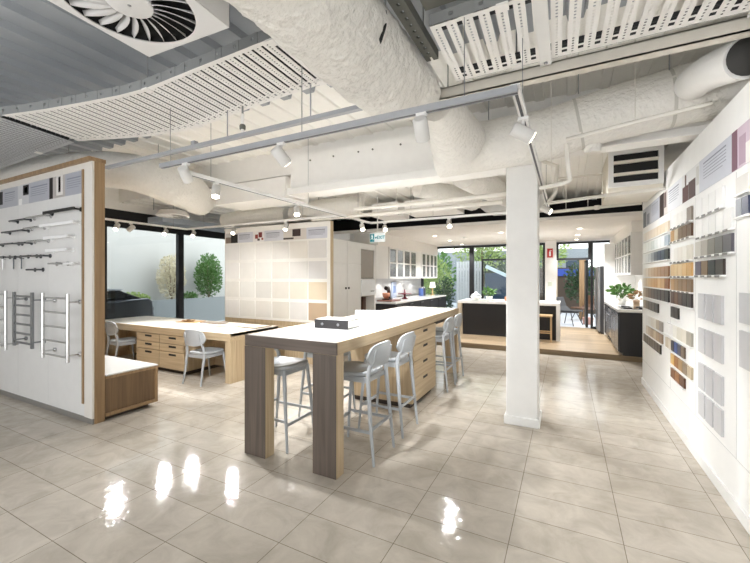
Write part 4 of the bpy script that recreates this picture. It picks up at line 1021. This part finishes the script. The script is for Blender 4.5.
B((-3.4, 6.5, 2.74), (-2.85, 7.1, 3.0)).build('casing', OFFW, t, bevel=.004); strut_rods(t, [(-3.3, 6.6), (-2.95, 7.0)], 3.0)
t = thing('cassette_box', 'pale air-conditioning box under black void, right one', 'air unit', (-2.3, 6.6, 2.75))
B((-2.75, 6.6, 2.78), (-1.75, 7.2, 3.02)).build('casing', OFFW, t, bevel=.004); strut_rods(t, [(-2.6, 6.7), (-1.9, 7.1)], 3.02)
t = thing('transition_duct', 'small grey metal air duct beside the column top', 'duct', (-.85, 7.0, 2.72))
MB().prism([(-1.35, 2.78), (-1.2, 2.70), (-.3, 2.70), (-.3, 2.92), (-1.35, 2.92)], 6.7, 7.2, 'y').build('casing', mat('transition_grey', '#c9c8c4', .5), t)
strut_rods(t, [(-1.1, 6.9), (-.5, 6.9)], 2.92)

o = B((-8.0, 4.9, 2.72), (-7.5, 8.5, 2.84)).build('flat_duct', mat('duct_blue_grey', '#aab2bc', .5)); tag(o, 'flat blue-grey duct above the windows, behind tile panel top', 'duct')
strut_rods(o, [(-7.75, 5.4), (-7.75, 7.8)], 2.84)
# swirl diffusers
def diffuser(lab, loc, rz, size, square=True, nb=24):
    t = thing('swirl_diffuser', lab, 'air diffuser', loc, rz, 'swirl air diffusers')
    R0 = size*.455; R1 = size*.16
    if square:
        # square plate with a round hole
        n = 64; vs = []; fs = []
        h = size/2
        for k in range(n):
            q = 2*PI*k/n; c, s_ = math.cos(q), math.sin(q); sc = h/max(abs(c), abs(s_))
            vs += [(c*R0, s_*R0, 0), (c*sc, s_*sc, 0)]
        fs = [(2*k, 2*k+1, (2*k+3) % (2*n), (2*k+2) % (2*n)) for k in range(n)]
        MB().add(vs, fs).build('face_plate', mat('diffuser_white', '#e4e3e2', .4), t, local=True, solid=.004)
        MB().box((-h, -h, .004), (-h+.004, h, .15)).box((h-.004, -h, .004), (h, h, .15)).box((-h, -h, .004), (h, -h+.004, .15)).box((-h, h-.004, .004), (h, h, .15)).build('plenum_box', mat('diffuser_white', '#e4e3e2'), t, local=True)
        MB().lathe([(R0+.004, .005), (R0+.004, .055), (.02, .06)], (0, 0, 0), 40, caps=(0, 1)).build('dark_throat', SLOT, t, local=True)
        B((-h+.004, -h+.004, .12), (h-.004, h-.004, .124)).build('box_back', SLOT, t, local=True)
    else:
        MB().lathe([(R0, 0), (R0+.05, .0), (R0+.05, .02), (R0, .1)], (0, 0, 0), 32, caps=(0, 0)).build('face_ring', mat('diffuser_white', '#e4e3e2'), t, local=True)
        MB().lathe([(R0, .1), (R0, .104)], (0, 0, 0), 32).build('dark_back', SLOT, t, local=True)
    bl = MB()
    for k in range(nb):
        a = 2*PI*k/nb; vs = []
        N = 6
        for i in range(N+1):
            u = i/N; r = R1*.95+(R0-R1*.95)*u; a2 = a+.16*u
            wd = (.010+.018*math.sin(PI*min(u*1.0, 1)**.8))*size/.6
            d = V((math.cos(a2), math.sin(a2), 0)); s_ = V((-d.y, d.x, 0))
            c = d*r
            vs += [tuple(c-s_*wd*.5+V((0, 0, .002))), tuple(c+s_*wd*.5+V((0, 0, .022)))]
        bl.add(vs, [(2*i, 2*i+1, 2*i+3, 2*i+2) for i in range(N)], True)
    bl.build('blades', mat('diffuser_white', '#e4e3e2'), t, local=True, solid=.002)
    MB().lathe([(R1, .02), (R1, .002), (R1*.9, -.002), (.01, -.003)], (0, 0, 0), 32).build('hub', mat('diffuser_white', '#e4e3e2'), t, local=True)
    MB().lathe([(.008, -.004), (.008, -.001)], (0, 0, 0), 10).build('screw', STEEL, t, local=True)
    m = MB()
    for x, y in ((-1, -1), (1, 1)): MB().tube([(x*size*.44, y*size*.44, .1), (x*size*.44, y*size*.44, CZ(loc[1])-loc[2])], .006, 6).build('hanger_rod', GALV, t, local=True)
    return t
# corners near (-2.09,1.29), (-1.48,1.32), (-2.01,.85) at z = 2.8
diffuser('large square swirl air diffuser hanging at the upper left', (-1.77, 1.0, 2.8), .05, .6)
diffuser('small round swirl diffuser over the window-side track lights', (-6.35, 4.35, 2.66), 0, .5, False, 20)

# lighting tracks
def track(lab, p, q, hang=()):
    t = thing('lighting_track', lab, 'lighting track', tuple((V(p)+V(q))/2))
    d = (V(q)-V(p))
    MB().bar(p, q, .042, .036).build('rail', ALU if 'grey' in lab else WHITE, t)
    n_ = V((0, 0, -.0185))
    MB().bar(V(p)+n_, V(q)+n_, .016, .002).build('groove', mat('groove_dark', '#55565a' if 'grey' in lab else '#bdbcb8', .5), t)
    for x, y in hang: MB().tube([(x, y, p[2]), (x, y, 2.997 if (y < 2.2 and x < -1.3) or (y < 2.7 and -.7 < x < 0) else CZ(y))], .003, 6).build('suspension_wire', GALV, t)
    return t
ZT = 2.55
track('long grey lighting track hanging across the front of the room', (-3.12, 2.03, 2.52), (-.22, 2.03, 2.52), [(-3.0, 2.03), (-1.6, 2.03), (-.5, 2.06)])
o = MB().box((-4.45, 2.26, 2.735), (-1.08, 2.30, 2.765)).tube([(-2.6, 2.28, 2.765), (-2.6, 2.28, 2.997)], .005, 6).tube([(-1.7, 2.26, 2.765), (-1.7, 2.26, 2.997)], .005, 6).box((-3.05, 2.26, 2.765), (-3.0, 2.3, 2.8)).build('cable_conduit', ALU); tag(o, 'thin grey conduit running behind the long grey track', 'conduit')
t = thing('sprinkler_head', 'small capped fitting hanging above the grey conduit', 'sprinkler', (-2.42, 2.28, 2.77))
MB().tube([(-2.42, 2.28, 2.766), (-2.42, 2.28, 2.93)], .014, 10).build('stem', TRAYM, t); MB().tube([(-2.42, 2.28, 2.93), (-2.42, 2.28, 2.997)], .008, 8).build('rod', GALV, t); MB().lathe([(.024, 0), (.026, .03), (.02, .04)], (-2.42, 2.28, 2.80), 12).build('collar', DG, t)
track('short white lighting track running past the column top', (-.235, 2.06, ZT), (-.225, 5.7, ZT), [(-.233, 2.4), (-.228, 5.3)])
track('white lighting track along the windows at left', (-7.0, 3.1, ZT), (-7.0, 5.08, ZT), [(-7.0, 3.4), (-7.0, 4.8)])
track('white lighting track crossing in front of the tile panel', (-7.0, 5.1, ZT), (-3.22, 5.1, ZT), [(-6.5, 5.1), (-4.0, 5.1)])
track('white lighting track running toward kitchen left of table', (-3.2, 2.35, ZT), (-3.2, 6.03, ZT), [(-3.2, 2.6), (-3.2, 4.2), (-3.2, 5.6)])
track('white lighting track crossing before the kitchen, over table end', (-3.2, 6.05, ZT), (-.8, 6.05, ZT), [(-2.4, 6.05), (-2.0, 6.05)])

def head(lab, p, d, on=True, power=60, ang=70, zt_=ZT, r=.042, L_=.13, aim=None):
    d = V(d).normalized(); p = V(p)
    t = thing('track_spotlight', lab, 'spotlight', tuple(p), 0, 'track spotlights')
    c = p + V((0, 0, -.115))
    MB().box((p.x-.03, p.y-.016, zt_-.036), (p.x+.03, p.y+.016, zt_-.018)).tube([(p.x, p.y, zt_-.02), (p.x, p.y, c.z)], .009, 8).build('adapter', WHITE, t)
    a = c - d*L_*.55; b_ = c + d*L_*.45
    MB().tube([a, a+d*.008, b_], [r*.8, r, r], 20).build('body', mat('head_white', '#dcdad6', .45), t)
    if on:
        MB().lathe([(r*.82, 0), (r*.82, .003), (r*.3, .006)], b_, 18, d).build('lens', LAMP, t)
    else:
        MB().lathe([(r*.8, 0), (r*.8, .002)], b_, 18, d).build('lens', LAMP, t)
    if power: spot(b_+d*.02, aim or d, power, ang)
    return t
# near track: lamps turned away from the camera
head('grey-backed spotlight at left end of the long grey track', (-2.8, 2.03, 2.52), (-.45, .75, -.6), power=150, ang=60, aim=(-2.0, 2.3, -1.7), zt_=2.52)
head('cylinder spotlight at the middle of the long grey track', (-1.78, 2.03, 2.52), (.18, .75, -.65), power=75, ang=60, aim=(-.1, 1.2, -1.4), zt_=2.52)
head('cylinder spotlight near the right end of the long grey track', (-.74, 2.03, 2.52), (-.12, .75, -.65), power=75, ang=60, aim=(-1.1, 2.2, -1.4), zt_=2.52)
head('spotlight turned to the wall on track before the column', (-.232, 2.43, ZT), (.8, .35, -.45), power=24, ang=140)
head('spotlight on short track just beyond the column top', (-.226, 5.35, ZT), (.85, -.2, -.5), power=24, ang=140)
# rear lamps glowing toward the camera
RP = 68
head('glowing spotlight nearest display panel on the window track', (-7.0, 3.74, ZT), (.35, -.5, -.75), power=RP, ang=85)
head('white spotlight turned to window on the window track', (-7.0, 3.98, ZT), (-.6, -.3, -.5), power=20, ang=60)
head('starry glowing spotlight near corner of the window track', (-7.0, 4.63, ZT), (.45, -.6, -.6), power=RP, ang=85)
head('glowing spotlight at the left corner of tile panel track', (-6.8, 5.1, ZT), (.4, -.6, -.7), power=RP, ang=85)
head('glowing spotlight over the left edge of tile panel', (-5.65, 5.1, ZT), (.3, -.55, -.75), power=RP, ang=85)
head('glowing spotlight over the middle of tile panel', (-4.37, 5.1, ZT), (.2, -.5, -.8), power=RP, ang=85)
head('glowing spotlight nearest camera on track left of table', (-3.2, 2.66, ZT), (.25, -.3, -.9), power=55, ang=80, aim=(.7, .3, -1))
head('glowing spotlight midway along track left of table', (-3.2, 3.95, ZT), (.4, -.4, -.8), power=90, ang=75, aim=(1.1, -.2, -1.3))
head('glowing spotlight at far end of track left of table', (-3.2, 5.75, ZT), (.4, -.45, -.7), power=90, ang=75, aim=(1.1, -.6, -1.3))
head('starry spotlight above the exit sign before the kitchen', (-2.9, 6.05, ZT), (.45, -.7, -.6), power=RP, ang=90)
head('glowing spotlight over the far table end', (-1.72, 6.05, ZT), (.25, -.6, -.75), power=RP, ang=90)

# ------------------------------------------------------------------ outside, left
struct(B((-13.0, -2.5, -.12), (-8.42, 12.5, -.02)).build('floor_outside', mat('concrete', '#b4b5b6', .8, scale=3)))
struct(B((-12.6, -2.5, -.02), (-12.4, 14, 4.2)).build('wall_outside', mat('concrete_wall', '#bdbdb9', .85, var=.06, scale=2)))
t = thing('planter', 'long grey concrete planter outside the left windows', 'planter', (-11.6, 5.5, 0))
MB().box((-11.3, 1.0, -.02), (-11.2, 12, .84)).box((-12.39, 1.0, -.02), (-11.3, 12, .72)).build('trough', mat('planter_grey', '#7f8586', .7), t)
def shrub(lab, c, rx, rz, n, m, sz):
    t = thing('shrub', lab, 'shrub', c)
    c = V(c); st = MB()
    for k in range(7):
        a = k*.9; st.tube([c, c+V((math.cos(a)*rx*.35, math.sin(a)*rx*.35, rz*.9)), c+V((math.cos(a)*rx*.6, math.sin(a)*rx*.6, rz*1.6))], [.018, .012, .006], 6)
    st.build('stems', mat('stem_brown', '#7b6c55', .7), t)
    leaves(n, c+V((0, 0, rz*1.05)), rx, rz, sz, m, up=.5).build('foliage', m, t)
shrub('bushy bright green shrub in planter seen beside tile panel', (-11.75, 9.45, .725), .44, .82, 2600, LEAF, .10)
shrub('pale dry feathery shrub in planter left of window mullion', (-11.75, 8.0, .725), .42, .78, 2200, mat('leaf_dry', '#cfc7ad', .7, var=.3, scale=20), .09)
shrub('low spreading green plant in planter behind the parked car', (-11.75, 6.75, .72), .42, .17, 700, LEAFL, .08)
shrub('low green grass clump in planter between the pale and green shrubs', (-11.55, 8.5, .72), .25, .15, 400, LEAF, .08)
# parked car, nose towards +y
t = thing('parked_car', 'dark grey parked car outside the left windows', 'car', (-10.1, 3.7, -.02))
CARM = mat('car_grey', '#4b4f55', .2, .6); CG = mat('car_glass', '#1a1e22', .06)
prof = [(-2.1, .35), (-2.12, .65), (-1.95, .85), (-1.0, .98), (1.3, 1.03), (2.0, 1.05), (2.1, .98), (2.14, .6), (2.1, .35)]
MB().prism([(3.7+u, z-.02) for u, z in prof], -10.95, -9.25, 'x').build('body', CARM, t, bevel=.05)
MB().prism([(2.75, .96), (3.4, 1.26), (5.1, 1.24), (5.62, 1.03)], -10.82, -9.38, 'x').build('cabin', CG, t, bevel=.04)
MB().prism([(3.35, 1.24), (3.5, 1.30), (4.6, 1.31), (5.2, 1.27), (5.1, 1.22)], -10.78, -9.42, 'x').build('roof', mat('car_roof', '#c9ced4', .15, .5), t, bevel=.02)
MB().box((-10.9, 5.80, .72), (-9.3, 5.85, .80)).build('tail_trim', mat('car_trim', '#9a9da1', .2, .7), t)
for y in (2.4, 5.0):
    for x in (-10.95, -9.25):
        wl = MB().lathe([(.2, -.1), (.31, -.09), (.32, 0), (.31, .09), (.2, .1)], (x, y, .31), 24, (1, 0, 0)).build('wheel', mat('tyre', '#17181a', .8), t)
        MB().lathe([(.19, -.105), (.19, .105)], (x, y, .31), 16, (1, 0, 0)).build('hub', STEEL, wl)

# ------------------------------------------------------------------ outside, behind the kitchen
struct(B((-9, 12.42, -.12), (5, 23, .06)).build('floor_deck', mat('deck_pale', '#d9dde2', .7, scale=3)))
struct(B((-1.0, 17.5, .06), (4.0, 17.7, 1.95)).build('wall_garden', mat('garden_dark', '#4d4136', .8)))
t = thing('fence_panel', 'pale grey slatted fence panel seen through kitchen window', 'fence', (-3.3, 14.2, .06))
m = MB()
for k in range(9): m.box((-3.75+k*.11, 14.2, .06), (-3.66+k*.11, 14.23, 2.15))
m.build('slats', mat('fence_pale', '#c3c6c8', .7), t); MB().box((-3.75, 14.23, .5), (-2.78, 14.27, .6)).box((-3.75, 14.23, 1.8), (-2.78, 14.27, 1.9)).build('rails', mat('fence_pale', '#c3c6c8'), t)
def tree(lab, c, h, rx, rz, n, m, sz=.3):
    t = thing('garden_tree', lab, 'tree', c)
    c = V(c); MB().tube([c, c+V((.05, 0, h*.5)), c+V((0, .05, h))], [.08, .06, .03], 8).build('trunk', mat('bark', '#6b5b4a', .8), t)
    leaves(n, c+V((0, 0, h)), rx, rz, sz, m).build('crown', m, t)
tree('light green tree filling the left kitchen window', (-4.9, 14.5, .06), 1.3, .85, 1.05, 2200, LEAFL, .12)
tree('olive tree overhanging behind the pale slatted fence', (-3.2, 16.2, .06), 2.7, 1.2, 1.0, 1600, LEAFL, .14)
tree('dark green tree behind the open garden doorway', (.5, 16.3, .06), 1.3, .55, .8, 1200, LEAFD, .13)
tree('dark tree behind the glass beside the white column', (-1.9, 16.0, .06), 1.1, .8, 1.0, 1300, LEAFD, .14)
tree('pale tree high behind the kitchen windows, near the pergola', (-1.0, 19.4, .06), 2.7, 1.15, 1.0, 1500, LEAFL, .16)
tree('mid green tree behind the left kitchen window, farther back', (-6.2, 18.0, .06), 1.5, 1.35, 1.4, 2600, LEAF, .2)
tree('broad dark tree far behind the pale slatted fence', (-3.5, 19.7, .06), 1.5, 1.0, 1.3, 2200, LEAFD, .2)
tree('bushy shrub-like tree low behind left kitchen window', (-4.0, 13.4, .06), .8, .35, .7, 900, LEAFD, .1)
t = thing('garden_building', 'pale grey building far behind the garden trees', 'building', (-3, 21.6, .06))
B((-8, 21.3, .06), (1.0, 21.9, 3.0)).build('wall', mat('building_grey', '#8d949a', .8), t)
for x in (-5.6, -4.2, -2.8, -1.4, 0): B((x, 21.28, 1.3), (x+.7, 21.31, 2.4)).build('window', mat('far_glass', '#3c4a58', .2), t)
t = thing('pergola_frame', 'dark steel frame shelter in the garden behind the island', 'pergola', (-2.0, 14.0, .06))
for x in (-2.72, -1.5): B((x-.03, 13.9, .06), (x+.03, 13.96, 2.15)).build('post', BLACK, t)
B((-2.75, 13.9, 2.15), (-1.47, 13.96, 2.22)).build('beam', BLACK, t)
MB().bar((-2.6, 13.93, 1.95), (-1.55, 13.93, 1.45), .05, .12).build('brace', mat('brace_pale', '#c9dde6', .5), t)
B((-2.69, 14.3, .06), (-1.53, 14.34, 1.7)).build('screen', mat('screen_blue', '#24405a', .4), t)
o = B((-.45, 13.6, .06), (-.28, 15.5, 2.2)).build('timber_screen', OAK); tag(o, 'tan timber screen at the left of garden doorway', 'screen')
o = B((.42, 15.0, .06), (.62, 15.2, 2.2)).build('timber_post', BROWNOAK); tag(o, 'brown timber post outside the garden doorway', 'post')
o = B((-.4, 17.44, 1.6), (1.0, 17.502, 1.9)).build('shop_awning', mat('awning_blue', '#2d4aa0', .5)); tag(o, 'blue banner strip across top of garden view', 'banner')
def outchair(lab, loc, rz, c):
    t = thing('garden_chair', lab, 'chair', loc, rz, 'garden chairs outside the doorway')
    m_ = mat('gchair_'+c, '#'+c, .5)
    MB().tube(smooth_path([(-.3, 0, .42), (.1, 0, .40), (.28, 0, .52), (.36, 0, .8)], 6), .02, 8).build('frame', BLACK, t, local=True)
    MB().prism([(-.3, .42), (.15, .39), (.3, .52), (.4, .85), (.34, .86), (.24, .58), (.1, .46), (-.3, .47)], -.28, .28, 'y').build('shell', m_, t, local=True, bevel=.02)
    for x, y in ((-.25, -.24), (-.25, .24), (.25, -.24), (.25, .24)): MB().tube([(x*.6, y*.6, .40), (x*1.2, y*1.1, 0)], .012, 6).build('leg', BLACK, t, local=True)
    return t
outchair('black shell chair outside, left of the doorway view', (.08, 13.2, .06), 2.6, '1b1c1f')
outchair('brown shell chair outside, right of the doorway view', (.55, 14.6, .06), .6, '6a4c3a')
o = MB().lathe([(.14, 0), (.16, .2), (.15, .22)], (.62, 13.6, .06), 18).build('planter_pot', mat('pot_pink', '#c99a8c', .6)); tag(o, 'pink-grey low pot outside beside the doorway frame', 'pot')
